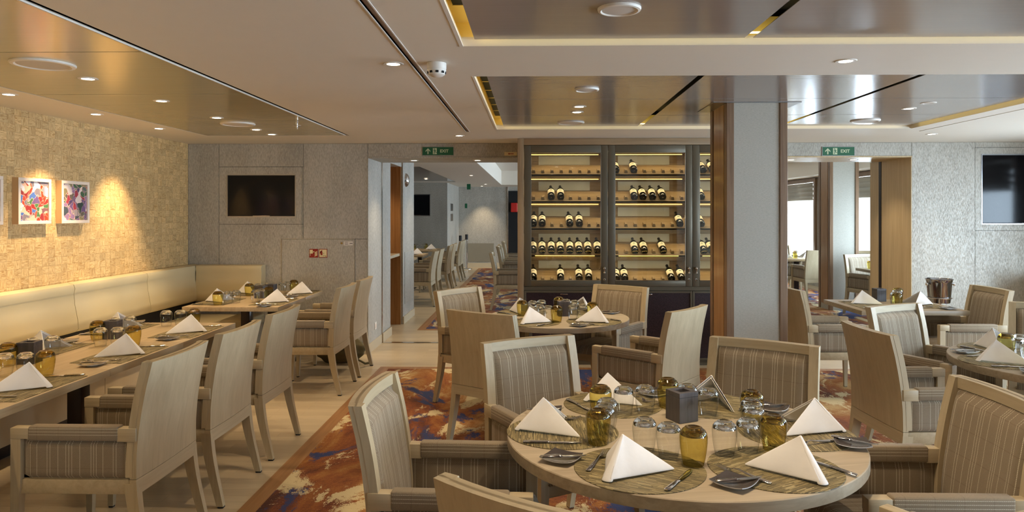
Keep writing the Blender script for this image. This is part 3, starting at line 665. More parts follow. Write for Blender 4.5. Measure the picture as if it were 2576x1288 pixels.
# wall plates
t = thing('wall_socket', 'white double wall socket low on the left doorway jamb', 'socket', (D1[0]+.0065, 8.52, .27))
b = NB(); bx(b, 0, .006, -.045, .045, -.045, .045, .003); finish(b, 'plate', 'white_plastic', t); b = NB(); bx(b, .005, .009, -.028, .028, -.026, .026, .002); finish(b, 'rocker', 'frame_white', t)
b = NB(); lathe(b, [(0, .05), (.05, .045), (.09, .025), (.105, 0)], 32, 0, Matrix.Translation((-1.9, 10.62, 2.12)) @ Matrix.Rotation(PI/2, 4, 'Y')); tag(finish(b, 'wall_lamp', 'steel', None), 'round domed wall lamp high on the pillar beyond the left doorway', 'lamp')
b = NB(); bx(b, -.4, .4, -.02, 0, -.28, .28, .004); o = finish(b, 'wall_vent', 'vent_paint', None, 0, (-1.58, YFAR-.0, .44)); tag(o, 'wide grey green vent panel low on the far end wall', 'vent')
for i, z in enumerate((1.41, 1.69)):
    b = NB(); bx(b, 0, .01, -.25, .25, -.1, .1, .002, seg=1); tag(finish(b, 'wall_plaque', 'dark_metal', None, 0, (-2.24, 19.6, z+.1)), 'small dark plaque on the far passage wall, '+['lower', 'upper'][i]+' of two', 'plaque')
b = NB(); bx(b, -.035, .035, -.005, 0, -.07, .07); tag(finish(b, 'green_sign', 'sign_green', None, 0, (-2.02, YFAR-.001, 1.85)), 'small green safety sign on the far end wall', 'sign')
b = NB(); bx(b, -.05, .05, -.012, .012, -.15, 0); tag(finish(b, 'hanging_exit_sign', 'sign_green', None, 0, (-1.75, 19.4, CZ)), 'green exit sign hanging from the ceiling in the far room', 'sign')
b = NB(); bx(b, -.10, .10, -.12, 0, -.14, .14, .02); tag(finish(b, 'fire_box', 'red_box', None, 0, (-.56, YFAR-.03, 1.80)), 'red fire equipment box on the far wall by the dark doorway', 'fire box')

# ------------------------------------------------------------------ armchair
def lerp_pts(pts, z):
    for (a, ya), (c, yc) in zip(pts, pts[1:]):
        if z <= c: t = (z-a)/(c-a); t = max(0, t); return ya+(yc-ya)*t
    return pts[-1][1]
BACK = [(0, -.335), (.08, -.318), (.16, -.300), (.25, -.282), (.34, -.269), (.44, -.262), (.54, -.263), (.64, -.271), (.74, -.285), (.84, -.304), (.955, -.332)]
def back_y(z, s): return lerp_pts(BACK, z) - .030*(1-s*s)*min(1, max(0, (z-.3)/.4))
def make_chair():
    t = thing('armchair', 'x', 'chair')
    # wooden back shell with stiles and top rail
    zs = [.432+(.955-.432)*i/14 for i in range(15)]; ss = [-1+2*i/12 for i in range(13)]
    hw = lambda z: .283-.008*(z-.36)/.6
    b = NB(); th = .030
    ring = []
    for z in zs:
        out_ = [(s*hw(z), back_y(z, s)-.0, z) for s in ss]; inn = [(s*hw(z), back_y(z, s)+th, z) for s in reversed(ss)]
        ring.append(out_+inn)
    vs, fs = grid(b, ring, 0, True)
    n = len(ss)
    for r in (0, -1):
        for i in range(n-1): b.faces.new((vs[r][i], vs[r][i+1], vs[r][2*n-2-i], vs[r][2*n-1-i]))
    bmesh.ops.recalc_face_normals(b, faces=b.faces[:]); back = finish(b, 'backrest', 'chair_wood', t, 40)
    b = NB(); rg = []
    for z in (.362, .385, .408, .4295): rg.append([(s*hw(z), back_y(z, s)+.001, z) for s in ss]+[(s*hw(z), back_y(z, s)+th, z) for s in reversed(ss)])
    vs, fs = grid(b, rg, 0, True)
    for r in (0, -1):
        for i in range(n-1): b.faces.new((vs[r][i], vs[r][i+1], vs[r][2*n-2-i], vs[r][2*n-1-i]))
    bmesh.ops.recalc_face_normals(b, faces=b.faces[:]); finish(b, 'rear_rail', 'chair_wood_x', t, 40)
    # stiles and rail standing proud on the front of the shell
    def frame_strip(path, w, name, mat):
        b = NB(); secs = []
        for (x, z, dx, dz) in path:
            s = max(-1, min(1, x/hw(z))); y = back_y(z, s)+th-.012; x *= 1.004
            secs.append([(x, y, z), (x+dx*w, y, z+dz*w), (x+dx*w, y+.030, z+dz*w), (x, y+.030, z)])
        loft(b, secs); bmesh.ops.recalc_face_normals(b, faces=b.faces[:]); return finish(b, name, mat, back, 40)
    for sx in (-1, 1): frame_strip([(sx*hw(z), z, -sx, 0) for z in [.44+.515*i/8 for i in range(9)]], .046, 'stile', 'chair_wood')
    frame_strip([(-.232+.464*i/8, .955, 0, -1) for i in range(9)], .044, 'top_rail', 'chair_wood_x')
    # padded cushion let into the back
    b = NB(); rows = []
    for i in range(15):
        v = i/14; z = .455+(.907-.455)*v; row = []
        for k in range(17):
            u = k/16; x = (-.5+u)*.462
            e = min(1, min(u, 1-u)/.085); e2 = min(1, min(v, 1-v)/.075); q = math.sqrt(max(0, 1-(1-e)**2))*math.sqrt(max(0, 1-(1-e2)**2))
            row.append((x, back_y(z, x/.28)+th+.002+.030*q, z))
        rows.append(row)
    grid(b, rows); bmesh.ops.recalc_face_normals(b, faces=b.faces[:]); 
    for f in b.faces:
        pass
    c = finish(b, 'back_cushion', 'fabric_x', t, 60)
    # seat
    b = NB(); rows = []; N = 18
    for i in range(N+1):
        v = i/N; row = []
        for k in range(N+1):
            u = k/N; x = (-.5+u)*.50; y = -.235+.555*v
            e = min(1, min(u, 1-u)/.10); e2 = min(1, (1-v)/.13) if v > .5 else 1
            q = math.sqrt(max(0, 1-(1-e)**2))*math.sqrt(max(0, 1-(1-e2)**2))
            row.append((x, y+(.012*q if v > .5 else 0), .425+.058*q+.014*math.sin(PI*u)*math.sin(PI*min(1, v*1.0))))
        rows.append(row)
    vs, fs = grid(b, rows); bot = [(-.25, -.235), (.25, -.235), (.25, .32), (-.25, .32)]; b.faces.new([b.verts.new((x, y, .425)) for x, y in bot])
    bmesh.ops.recalc_face_normals(b, faces=b.faces[:]); finish(b, 'seat', 'fabric_seat', t, 60)
    b = NB()
    bx(b, -.270, .270, .262, .292, .362, .428, .003); bx(b, -.255, .255, -.255, -.225, .362, .428, .003)
    for sx in (-1, 1): bx(b, min(sx*.246, sx*.276), max(sx*.246, sx*.276), -.25, .28, .362, .428, .003)
    finish(b, 'seat_frame', 'chair_wood_x', t)
    for sx in (-1, 1):
        # rear leg continues the sweep of the back
        b = NB(); secs = []
        for i in range(9):
            z = .01+.40*i/8; y = lerp_pts(BACK, z); w = .030+.012*i/8; d = .036+.022*i/8; x0 = sx*.283; x1 = sx*(.283-w)
            secs.append([(x0, y, z), (x1, y, z), (x1, y+d, z), (x0, y+d, z)])
        loft(b, secs); bmesh.ops.recalc_face_normals(b, faces=b.faces[:]); lg = finish(b, 'leg', 'chair_wood', t, 30)
        b = NB(); bx(b, min(sx*.281, sx*.255), max(sx*.281, sx*.255), -.333, -.300, 0, .012, .002, seg=1); finish(b, 'foot_cap', 'foot_black', lg)
        # front leg rises into the arm post
        b = NB(); secs = []
        for z, w, d in ((.01, .028, .028), (.36, .040, .040), (.43, .044, .046), (.611, .044, .046)):
            x0 = sx*.286; x1 = sx*(.286-w); y0, y1 = .306-d, .306
            secs.append([(x0, y0, z), (x1, y0, z), (x1, y1, z), (x0, y1, z)])
        loft(b, secs); bmesh.ops.recalc_face_normals(b, faces=b.faces[:]); lg = finish(b, 'leg', 'chair_wood', t, 30)
        b = NB(); bx(b, min(sx*.284, sx*.260), max(sx*.284, sx*.260), .280, .304, 0, .012, .002, seg=1); finish(b, 'foot_cap', 'foot_black', lg)
        # arm: wooden ends with an upholstered pad wrapped between them
        b = NB(); xa, xb = sorted((sx*.286, sx*.240))
        bx(b, xa, xb, -.262, -.175, .600, .660, .003); bx(b, xa-.001, xb+.001, .225, .3075, .6105, .660, .003); bx(b, xa+.004, xb-.004, -.18, .235, .604, .640, .002)
        ar = finish(b, 'armrest', 'chair_wood_y', t)
        b = NB(); bx(b, xa-.003, xb+.003, -.182, .226, .602, .668, .009, seg=3); finish(b, 'arm_pad', 'fabric_arm', ar)
        b = NB(); rows = []
        for i in range(11):
            v = i/10; row = []
            for k in range(15):
                u = k/14; e = min(1, min(u, 1-u)/.09); e2 = min(1, min(v, 1-v)/.12); q = math.sqrt(max(0, 1-(1-e)**2))*math.sqrt(max(0, 1-(1-e2)**2))
                row.append((sx*(.262+.018*q), -.222+.484*u, .430+.172*v))
            rows.append(row)
        grid(b, rows)
        rows = [[(sx*(.262-.014*min(1, min(k, 14-k)/2)*min(1, min(i, 10-i)/2)), -.222+.484*k/14, .430+.172*i/10) for k in range(15)] for i in range(11)]
        grid(b, rows); bmesh.ops.remove_doubles(b, verts=b.verts[:], dist=.0001); bmesh.ops.recalc_face_normals(b, faces=b.faces[:]); finish(b, 'side_panel', 'fabric_y', t, 60)
    return t
CH = Proto(make_chair())
def chair(x, y, face, label, group):
    """x, y: middle of the top of the back; face: heading of the sitter in degrees"""
    a = math.radians(face); r = .332
    return CH.put((x+r*math.cos(a), y+r*math.sin(a), 0), a-PI/2, label, group)
F_ = 'pale wooden armchair with striped beige upholstery, '
G1, G2, G3, G4 = 'armchairs round the near table', 'armchairs round the small table', 'armchairs along the wall tables', 'armchairs at the right hand tables'
T1 = (.58, 2.84)
chair(-.628, 2.715, -2, F_+'left of the near round table', G1)
chair(-.035, 3.80, -60, F_+'behind the near round table, left one', G1)
chair(1.212, 3.753, -122, F_+'behind the near round table, right one', G1)
chair(1.765, 2.70, 180, F_+'right of the near round table', G1)
chair(-.02, 1.635, 57, 'pale wooden armchair seen from behind, lower centre edge, front of the near round table', G1)
chair(1.27, 1.69, 122, F_+'cut off in the bottom right corner', G1)
chair(-.68, 6.29, -39, F_+'back left of the small round table', G2)
chair(-.366, 4.768, 58, 'armchair with plain tan back, front left of the small round table', G2)
chair(.823, 6.58, -125, F_+'back right of the small round table', G2)
chair(1.106, 5.01, 141, 'armchair with pale plain back, front right of the small round table', G2)
for y, l in ((3.42, 'nearest of the five at the wall tables'), (4.15, 'second of the five at the wall tables'), (4.90, 'third of the five at the wall tables'), (6.56, 'fourth of the five at the wall tables'), (7.27, 'fifth and farthest at the wall tables')):
    chair(-1.70, y, 180, 'pale wooden armchair seen from behind, '+l, G3)
chair(2.29, 6.43, 0, F_+'left of the square table, beside the column', G4)
chair(4.133, 6.47, 180, F_+'right of the square table under the television', G4)
chair(2.61, 5.248, -63, F_+'grey lit, back left of the right round table', G4)
chair(1.925, 4.185, 3, 'armchair with plain tan wooden back, left of the right round table', G4)
chair(3.84, 5.33, 238, F_+'behind the right round table at the right edge', G4)
chair(5.62, 7.95, -35, F_+'by the wall under the large television', G4)

# ------------------------------------------------------------------ tables
def pedestal(t, h, base=.46, w=.10):
    b = NB(); bx(b, -base/2, base/2, -base/2, base/2, .0065 if w > .105 else 0, .018, .003); finish(b, 'base_plate', 'dark_metal', t)
    b = NB(); bx(b, -w/2, w/2, -w/2, w/2, .01, h, .006); finish(b, 'post', 'dark_metal', t)
    b = NB(); bx(b, -.2, .2, -.025, .025, h-.03, h, .003); bx(b, -.025, .025, -.2, .2, h-.03, h, .003); finish(b, 'top_bracket', 'dark_metal', t)
def round_table(x, y, r, label, rz=0, mat='table_wood'):
    t = thing('round_table', label, 'table', (x, y, 0), rz)
    b = NB(); lathe(b, [(0, .708), (r-.002, .708), (r, .711), (r, .747), (r-.003, .75), (0, .75)], 96); finish(b, 'table_top', mat, t, 40)
    pedestal(t, .709, .52, .11); return t
round_table(T1[0], T1[1], .682, 'large round wooden dining table in the foreground laid for six', .2)
T2 = (.205, 5.995); round_table(T2[0], T2[1], .60, 'small round wooden table laid for four in front of the wine cabinet')
T3 = (3.21, 4.23); round_table(T3[0], T3[1], .68, 'round grey wooden table cut off by the right edge', 0, 'table_wood_grey')
def rect_table(x, y, w, d, label, mat='table_wood_long'):
    t = thing('dining_table', label, 'table', (x, y, 0))
    b = NB(); bx(b, -w/2+.001, w/2-.001, -d/2+.0008, d/2-.0008, .708, .75, .0025); finish(b, 'table_top', mat, t); pedestal(t, .709, .44, .09); return t
WT = []   # wall tables
for y, l in ((2.67, 'camera side wooden wall table below the left edge of view'), (3.51, 'nearest wooden wall table in view along the bench'), (4.35, 'second wooden wall table along the bench'), (5.19, 'third wooden wall table, at the end of the near run'), (6.95, 'fourth wooden wall table, beyond the gap'), (7.652, 'fifth wooden wall table, touching the back wall')):
    d = .84 if y < 6 else (.795 if y < 7.2 else .60); rect_table(-2.815, y, .905, d, l)
rect_table(3.42, 6.85, .96, .84, 'square grey brown table laid for two below the right wall', 'table_wood_grey')

# ------------------------------------------------------------------ corner bench
def bench():
    t = thing('banquette', 'long cream upholstered corner bench along the woven wall', 'bench', (0, 0, 0))
    def back_prof(k):   # (distance from wall, z)
        return [(.012, .63), (.175, .63), (.196, .655), (.192, .72), (.165, .86), (.158, .95), (.168, .99), (.155, 1.025), (.11, 1.036), (.012, 1.03)][k]
    segs = [(-1.8, .2), (.2, 1.3), (1.3, 2.45), (2.45, 3.6), (3.6, 4.75), (4.75, 5.87), (5.87, 7.0), (7.0, 8.12)]
    for (a, c) in segs:
        b = NB(); secs = []; M = 12
        for i in range(M+1):
            u = i/M; y = a+.003+(c-a-.006)*u; e = min(1, min(u, 1-u)/.03); q = .006*(math.sqrt(max(0, 1-(1-e)**2))-1)
            secs.append([(XL+max(.011, back_prof(k)[0]+(q if k not in (0, 9) else 0)), y, back_prof(k)[1]) for k in range(10)])
        loft(b, secs); bmesh.ops.recalc_face_normals(b, faces=b.faces[:]); finish(b, 'back_cushion', 'bench_vinyl', t, 50)
    b = NB(); secs = []
    for i in range(13):
        u = i/12; x = XL+.17+(-3.08-XL-.17)*u; e = min(1, (1-u)/.06); q = .02*(math.sqrt(max(0, 1-(1-e)**2))-1)
        secs.append([(x, YB-max(.011, back_prof(k)[0]+(q if k not in (0, 9) else 0)), back_prof(k)[1]) for k in range(10)])
    loft(b, secs); bmesh.ops.recalc_face_normals(b, faces=b.faces[:]); finish(b, 'return_back_cushion', 'bench_vinyl', t, 50)
    for (a, c) in segs:
        b = NB(); bx(b, XL+.012, -3.39, a+.003, c-.003, .36, .468, .022, seg=4); finish(b, 'seat_cushion', 'bench_vinyl', t, 50)
    b = NB(); bx(b, -3.39, -3.09, 7.60, YB-.012, .36, .468, .022, seg=4); finish(b, 'return_seat_cushion', 'bench_vinyl', t, 50)
    for (a, c) in [(-1.8, .6), (.6, 1.9), (1.9, 3.15), (3.15, 4.4), (4.4, 5.65), (5.65, 6.9), (6.9, 8.12)]:
        b = NB(); bx(b, XL+.012, -3.44, a+.002, c-.002, .10, .36, .002, seg=1); finish(b, 'front_panel', 'skirting_paint', t)
    b = NB(); bx(b, -3.44, -3.11, 7.66, YB-.012, .10, .36, .002, seg=1); finish(b, 'front_panel', 'skirting_paint', t)
    b = NB(); bx(b, XL+.012, -3.50, -1.8, 8.12, 0, .10); finish(b, 'toe_kick', 'dark_metal', t, 0)
    b = NB(); bx(b, XL+.012, XL+.10, -1.8, 8.12, .462, .66); finish(b, 'gap_shade', 'black', t, 0)  # black strip standing in for the shade below the bench back
bench()

# ------------------------------------------------------------------ wine cabinet
CX0, CX1, CY, CYB = -.163, 2.60, 7.62, 8.135
def cabinet():
    t = thing('wine_cabinet', 'tall built-in wine cabinet with glass doors and lit sloping racks', 'cabinet', (0, 0, 0))
    b = NB(); bx(b, CX0, CX0+.066, CY-.012, CYB, 0, CZ-.002, .003); finish(b, 'side_post', 'cabinet_wood', t)
    b = NB(); bx(b, CX1-.066, CX1, CY-.012, CYB, 0, CZ-.002, .003); finish(b, 'side_post', 'cabinet_wood', t)
    b = NB(); bx(b, CX0+.066, CX1-.066, CY-.012, CYB, 2.352, CZ-.002, .003); finish(b, 'top_fascia', 'cabinet_wood_x', t)
    b = NB(); bx(b, CX0+.066, CX1-.066, CY+.02, CYB, 0, .055); bx(b, CX0+.066, CX1-.066, CY, CYB, .798, .838); bx(b, CX0+.07, CX1-.07, CYB-.012, CYB, .055, 2.352); finish(b, 'carcass', 'cabinet_metal', t, 0)
    b = NB(); x0, x1 = CX0+.066, CX1-.066
    bx(b, x0, x1, CYB-.05, CYB-.03, .84, 2.35); bx(b, x0, x1, CY+.03, CYB, 2.335, 2.352); finish(b, 'back_board', 'rack_wood', t, 0)
    W = .897
    doors = [CX0+.068+W*i for i in range(3)]
    for i, dx in enumerate(doors):
        xa, xb = dx+.002, dx+W-.002; fr = .072; y0, y1 = CY-.010, CY+.028
        if i == 2: xb = CX1-.07
        b = NB(); z0, z1 = .842, 2.348
        for q in ((xa, xa+fr, z0, z1), (xb-fr, xb, z0, z1), (xa+fr, xb-fr, z1-fr-.01, z1), (xa+fr, xb-fr, z0, z0+fr-.01)): bx(b, q[0], q[1], y0, y1, q[2], q[3], .004)
        dr = finish(b, 'glass_door', 'cabinet_metal', t)
        b = NB(); bx(b, xa+fr, xb-fr, CY+.004, CY+.009, z0+fr-.01, z1-fr-.01); finish(b, 'glass_pane', 'cabinet_glass', dr, 0)
        b = NB(); g = .005
        for q in ((xa+fr, xa+fr+g, z0+fr-.01, z1-fr-.01), (xb-fr-g, xb-fr, z0+fr-.01, z1-fr-.01)): bx(b, q[0], q[1], y0-.001, CY+.01, q[2], q[3])
        bx(b, xa+fr, xb-fr, y0-.001, CY+.01, z0+fr-.01, z0+fr-.005); finish(b, 'glazing_bead', 'steel', dr, 0)
        hx = xb-fr/2 if i < 2 else xa+fr/2
        b = NB(); lathe(b, [(0, 0), (.012, 0), (.010, .010), (.005, .018), (.006, .034), (.014, .046), (.010, .060), (0, .066)], 16, 0, Matrix.Translation((hx, y0-.016, .985))); cyl(b, 0, 0, 0, .02, .009, 14, 0, Matrix.Translation((hx, y0, 1.043)) @ FR); finish(b, 'drop_handle', 'steel', dr)
        b = NB(); lathe(b, [(0, .004), (.013, .003), (.015, 0)], 20, 0, Matrix.Translation((hx, y0, .915)) @ FR); bx(b, hx-.0025, hx+.0025, y0-.0055, y0-.003, .907, .922, mi=1); finish(b, 'lock_plate', ['steel', 'black'], dr)
        b = NB(); z0, z1 = .058, .794; fr = .022
        for q in ((xa, xa+fr, z0, z1), (xb-fr, xb, z0, z1), (xa+fr, xb-fr, z1-fr, z1), (xa+fr, xb-fr, z0, z0+fr)): bx(b, q[0], q[1], y0, y1, q[2], q[3], .002, seg=1)
        lo = finish(b, 'lower_door', 'cabinet_metal', t)
        b = NB(); bx(b, xa+fr, xb-fr, CY+.0, CY+.010, z0+fr, z1-fr); finish(b, 'perforated_panel', 'perforated_purple', lo, 0)
        b = NB(); bx(b, dx+W*.46-.025, dx+W*.46+.055, y0-.016, y0-.010, .752, .764, .002); bx(b, dx+W*.46-.02, dx+W*.46-.015, y0-.012, CY, .754, .762); bx(b, dx+W*.46+.045, dx+W*.46+.05, y0-.012, CY, .754, .762); finish(b, 'bar_handle', 'steel', lo)
    # shelves: a fascia, a sloping rack board, wedge blocks and a stone strip above each
    ZS = [2.055, 1.765, 1.474, 1.184, .884]
    CB = None
    for k, zb in enumerate(ZS):
        b = NB(); bx(b, x0, x1, CY+.06, CY+.085, zb-.072, zb-.012, .002, seg=1)
        secs = [[(x, CY+.06, zb-.012), (x, CY+.30, zb+.088), (x, CY+.30, zb+.070), (x, CY+.06, zb-.03)] for x in (x0, x1)]; loft(b, secs)
        bx(b, x0, x1, CY+.30, CY+.46, zb+.07, zb+.10)
        bmesh.ops.recalc_face_normals(b, faces=b.faces[:]); sh = finish(b, 'rack_shelf', 'rack_wood', t, 0)
        sl = math.atan2(.10, .24); n = int((x1-x0)/.1)
        for i in range(n):
            x = x0+.055+.1*i-.05
            M = Matrix.Translation((x, CY+.13, zb+.012)) @ Matrix.Rotation(sl, 4, 'X')
            if x > 1.72: continue
            if CB is None:
                b = NB(); prism(b, [(-.020, 0), (.020, 0), (.012, .034), (-.012, .034)], -.03, .03, 0, FR); bmesh.ops.recalc_face_normals(b, faces=b.faces[:])
                CB = c_ = finish(b, 'cradle_block', 'rack_wood', sh, 0)
            else: c_ = CB.copy(); COL.objects.link(c_); c_.parent = sh
            c_.matrix_local = M
        b = NB()
        for i in range(3): bx(b, doors[i]+.16, doors[i]+.74, CYB-.056, CYB-.048, zb+.115, zb+.215)
        finish(b, 'stone_strip', 'stone_panel', sh, 0)
        if k in (0, 1, 2, 4) or True:
            b = NB(); zt = (2.250, 1.985, 1.715, 1.42, 1.12)[k]
            for i in range(3): bx(b, doors[i]+.05, min(doors[i]+.80, x1), CY+.055, CY+.062, zt, zt+.006)
            if k < 3: finish(b, 'led_strip', 'led_glow', sh, 0)
            else: b.free()
            if k == 3:
                b = NB()
                for i in range(3): bx(b, doors[i]+.12, min(doors[i]+.76, x1), CY+.048, CY+.054, zb-.022, zb-.018)
                finish(b, 'led_strip', 'led_glow', sh, 0)
        area('shelf_light', ((x0+x1)/2, CY+.16, zb+.245), 2.5, .05, 3.9, (1, .82, .52), (0, 0, 0))
    for xx in (doors[1]+.0, doors[2]): 
        b = NB(); bx(b, xx-.006, xx+.006, CY+.30, CYB-.05, .84, 2.34); finish(b, 'divider', 'rack_wood', t, 0)
    return doors
DOORS = cabinet()
def make_bottle():
    t = thing('wine_bottle', 'x', 'bottle')
    b = NB(); lathe(b, [(0, .012), (.030, 0), (.0375, .004), (.039, .012), (.039, .185), (.036, .20), (.022, .228), (.0155, .245), (.0145, .295), (.0150, .297), (0, .298)], 28); finish(b, 'body', 'bottle_glass', t, 50)
    b = NB(); rows = [[(.0394*math.cos(a), .0394*math.sin(a), z) for a in [-PI*.93+PI*.86*i/20 for i in range(21)]] for z in (.062, .150)]; grid(b, rows); finish(b, 'label', 'label_paper', t, 60)
    b = NB(); rows = [[(.0397*math.cos(a), .0397*math.sin(a), z) for a in [-PI*.62+PI*.24*i/8 for i in range(9)]] for z in (.112, .128)]; grid(b, rows); rows = [[(.0397*math.cos(a), .0397*math.sin(a), z) for a in [-PI*.68+PI*.36*i/8 for i in range(9)]] for z in (.080, .084)]; grid(b, rows); finish(b, 'print', 'ink', t, 60)
    b = NB(); lathe(b, [(.0150, .240), (.0152, .296), (.0158, .300), (0, .301)], 20); finish(b, 'capsule', 'capsule_dark', t, 50)
    return t
BP = Proto(make_bottle())
ZS = [2.055, 1.765, 1.474, 1.184, .884]
rows = {0: [(1, 840), (1, 990), (2, 1575), (2, 1655)], 1: [(0, 292), (0, 372), (1, 995), (1, 1070), (1, 1150), (1, 1235), (2, 1560)], 2: [(0, 140), (0, 215), (0, 450), (0, 530), (1, 1380), (2, 1560)],
        3: [(0, 140), (0, 215), (0, 293), (0, 372), (0, 450), (0, 530), (0, 605), (0, 685), (1, 1000), (1, 1080), (1, 1240), (2, 1580), (2, 1650)], 4: [(0, 140), (0, 372), (0, 530), (0, 610), (1, 845), (1, 915), (1, 1310), (1, 1395)]}
dn = ['left', 'middle', 'right']; sn = ['top', 'second', 'third', 'fourth', 'bottom']; on = ['first', 'second', 'third', 'fourth', 'fifth', 'sixth', 'seventh', 'eighth']
cnt = {}
for k, lst in rows.items():
    for (d, px_) in lst:
        u = 1300+px_*520/1763; zb = ZS[k]; X = (u-1340)*7.74/1790*1.0
        cnt[(k, d)] = cnt.get((k, d), 0)+1
        o = BP.put((X, CY+.082, zb+.028), 0, 'dark wine bottle on the %s rack behind the %s glass door, %s from left' % (sn[k], dn[d], on[cnt[(k, d)]-1]), 'wine bottles in the lit cabinet')
        o.rotation_euler = (-(PI/2-math.radians(25)), 0, math.radians(random.uniform(-2, 2)))
        if k in (3, 4) and d == 1:
            for c in o.children:
                if c.name.startswith('capsule'): pass

# ------------------------------------------------------------------ table ware
def make_tumbler(amber):
    """upturned tumbler: mouth on the table, thick base on top"""
    t = thing('tumbler', 'x', 'glass')
    b = NB()
    R = [(.0335, 0), (.0385, .020), (.0425, .045), (.0450, .070), (.0452, .086), (.0425, .098), (.0365, .1065), (.0300, .1100)]
    s = 1.06 if amber else .98
    o_ = [(r*s, z*s*1.06) for r, z in R]; inn = [((r-.0016)*s, z*s*1.06) for r, z in R[:6]]+[(.033*s, .1015*1.06*s)]
    lathe(b, inn[::-1][:0]+[inn[0], o_[0]]+o_[1:], 40); body = finish(b, 'bowl', 'tumbler_amber_thin' if amber else 'tumbler_thin', t, 60)
    b = NB(); top = [(.0302, .1100), (.0285, .1135), (.0235, .1150), (.0190, .1135), (.010, .1110), (0, .1105)]
    prof = [(0, .0985), (.020, .0980), (.030, .0955), (.0385, .0890), (.0415, .0900), (.0405, .0985), (.0360, .1060)]+top
    lathe(b, [(r*s, z*s*1.06) for r, z in prof], 40); finish(b, 'base', 'tumbler_base_amber' if amber else 'tumbler_base', t, 60)
    return t
TC, TA = Proto(make_tumbler(False)), Proto(make_tumbler(True))
def make_napkin():
    b = NB(); L = .268; ha = math.radians(30); hz = .126; foot = .134*math.cos(ha)
    A = Vector((foot-.012, 0, hz))
    N = 12
    def face(sgn, off, lift, scale=1.0, mi=0):
        C = Vector((L*math.cos(ha)*scale, sgn*L*math.sin(ha)*scale, lift)); B = Vector((.0+off, 0, lift*.5)); Ap = A-Vector((0, 0, off*.6))
        nrm = (C-B).cross(Ap-B).normalized(); nrm = nrm if nrm.dot(Vector((0, sgn, 0))) > 0 else -nrm
        rows = []
        for i in range(N+1):
            t = i/N; row = []
            P0 = B.lerp(Ap, t); P1 = C.lerp(Ap, t)
            for k in range(N+1):
                u = k/N; p = P0.lerp(P1, u)
                bulge = .011*math.sin(PI*min(1, u*1.0))*(1-t)*math.sin(PI*min(1, .25+t*.75))+.016*math.exp(-(u*5)**2)*(1-t)
                p = p+nrm*(bulge-off*.5)
                row.append(tuple(p))
            rows.append(row)
        vs, fs = grid(b, rows, mi)
    for sg in (-1, 1):
        face(sg, 0, 0.001); face(sg, .010, .001, .955)
    # rolled ridge from the front foot up to the point
    secs = []
    for i in range(11):
        t = i/10; p = Vector((0, 0, .001)).lerp(A, t); r = .0165*(1-t)+.003; ring = []
        for k in range(13):
            a = PI/2+PI*k/12; ring.append((p.x+r*math.cos(a)*.8+.002, p.y+r*math.sin(a), max(.0008, p.z)))
        secs.append(ring)
    grid(b, secs)
    bmesh.ops.remove_doubles(b, verts=b.verts[:], dist=.0004); 
    bmesh.ops.delete(b, geom=[f for f in b.faces if f.calc_area() < 1e-9], context='FACES')
    bmesh.ops.recalc_face_normals(b, faces=b.faces[:])
    o = finish(b, 'folded_napkin', 'napkin_cloth', None, 50)
    m = o.modifiers.new('cloth', 'SOLIDIFY'); m.thickness = .0022; m.offset = 0
    sb = o.modifiers.new('soft', 'SUBSURF'); sb.levels = 1; sb.render_levels = 1
    o['category'] = 'napkin'; o['label'] = 'x'; return o
NP = Proto(make_napkin())
def strip_loft(b, secs, mi=0):
    """secs: (x centre, y, half width, z, thickness)"""
    ss = []
    for (x, y, w, z, th) in secs: ss.append([(x-w, y, z), (x-w*.6, y, z-th*.5), (x+w*.6, y, z-th*.5), (x+w, y, z), (x+w*.6, y, z+th*.5), (x-w*.6, y, z+th*.5)])
    loft(b, ss, mi)
def make_fork():
    t = thing('fork', 'x', 'fork')
    b = NB(); strip_loft(b, [(0, -.100, .0045, .004, .003), (0, -.094, .0085, .004, .0045), (0, -.06, .0085, .005, .005), (0, -.01, .0052, .010, .004), (0, .025, .0034, .016, .0035), (0, .04, .004, .0135, .003)]); bmesh.ops.recalc_face_normals(b, faces=b.faces[:]); finish(b, 'handle', 'steel', t, 60)
    b = NB(); strip_loft(b, [(0, .038, .004, .0137, .003), (0, .048, .0105, .009, .002), (0, .058, .0125, .006, .002), (0, .068, .0125, .0055, .002)])
    for i in range(4): x = -.0108+.0072*i; strip_loft(b, [(x, .066, .0018, .0055, .002), (x, .085, .0014, .008, .0018), (x, .103, .0010, .0125, .0014), (x, .106, .0004, .0135, .001)])
    bmesh.ops.recalc_face_normals(b, faces=b.faces[:]); finish(b, 'tines', 'steel', t, 60); return t
def make_knife(k=1.0, nm='table_knife', cat='knife'):
    t = thing(nm, 'x', cat)
    b = NB(); strip_loft(b, [(0, -.110*k, .005, .005, .004), (0, -.104*k, .0095, .005, .007), (0, -.06*k, .0085, .005, .0075), (0, -.022*k, .0062, .005, .0065), (0, -.016*k, .0085, .005, .008), (0, -.010*k, .006, .005, .006)]); bmesh.ops.recalc_face_normals(b, faces=b.faces[:]); finish(b, 'handle', 'steel', t, 60)
    b = NB(); strip_loft(b, [(0, -.012*k, .0055, .005, .004), (.001, .0, .0085, .0045, .0022), (.001, .05*k, .0098, .004, .0018), (0, .085*k, .0092, .004, .0016), (-.002, .105*k, .0055, .004, .0014), (-.004, .113*k, .0015, .004, .001)]); bmesh.ops.recalc_face_normals(b, faces=b.faces[:]); finish(b, 'blade', 'chrome', t, 60); return t
FK, KN, BK = Proto(make_fork()), Proto(make_knife()), Proto(make_knife(.74, 'butter_knife', 'knife'))
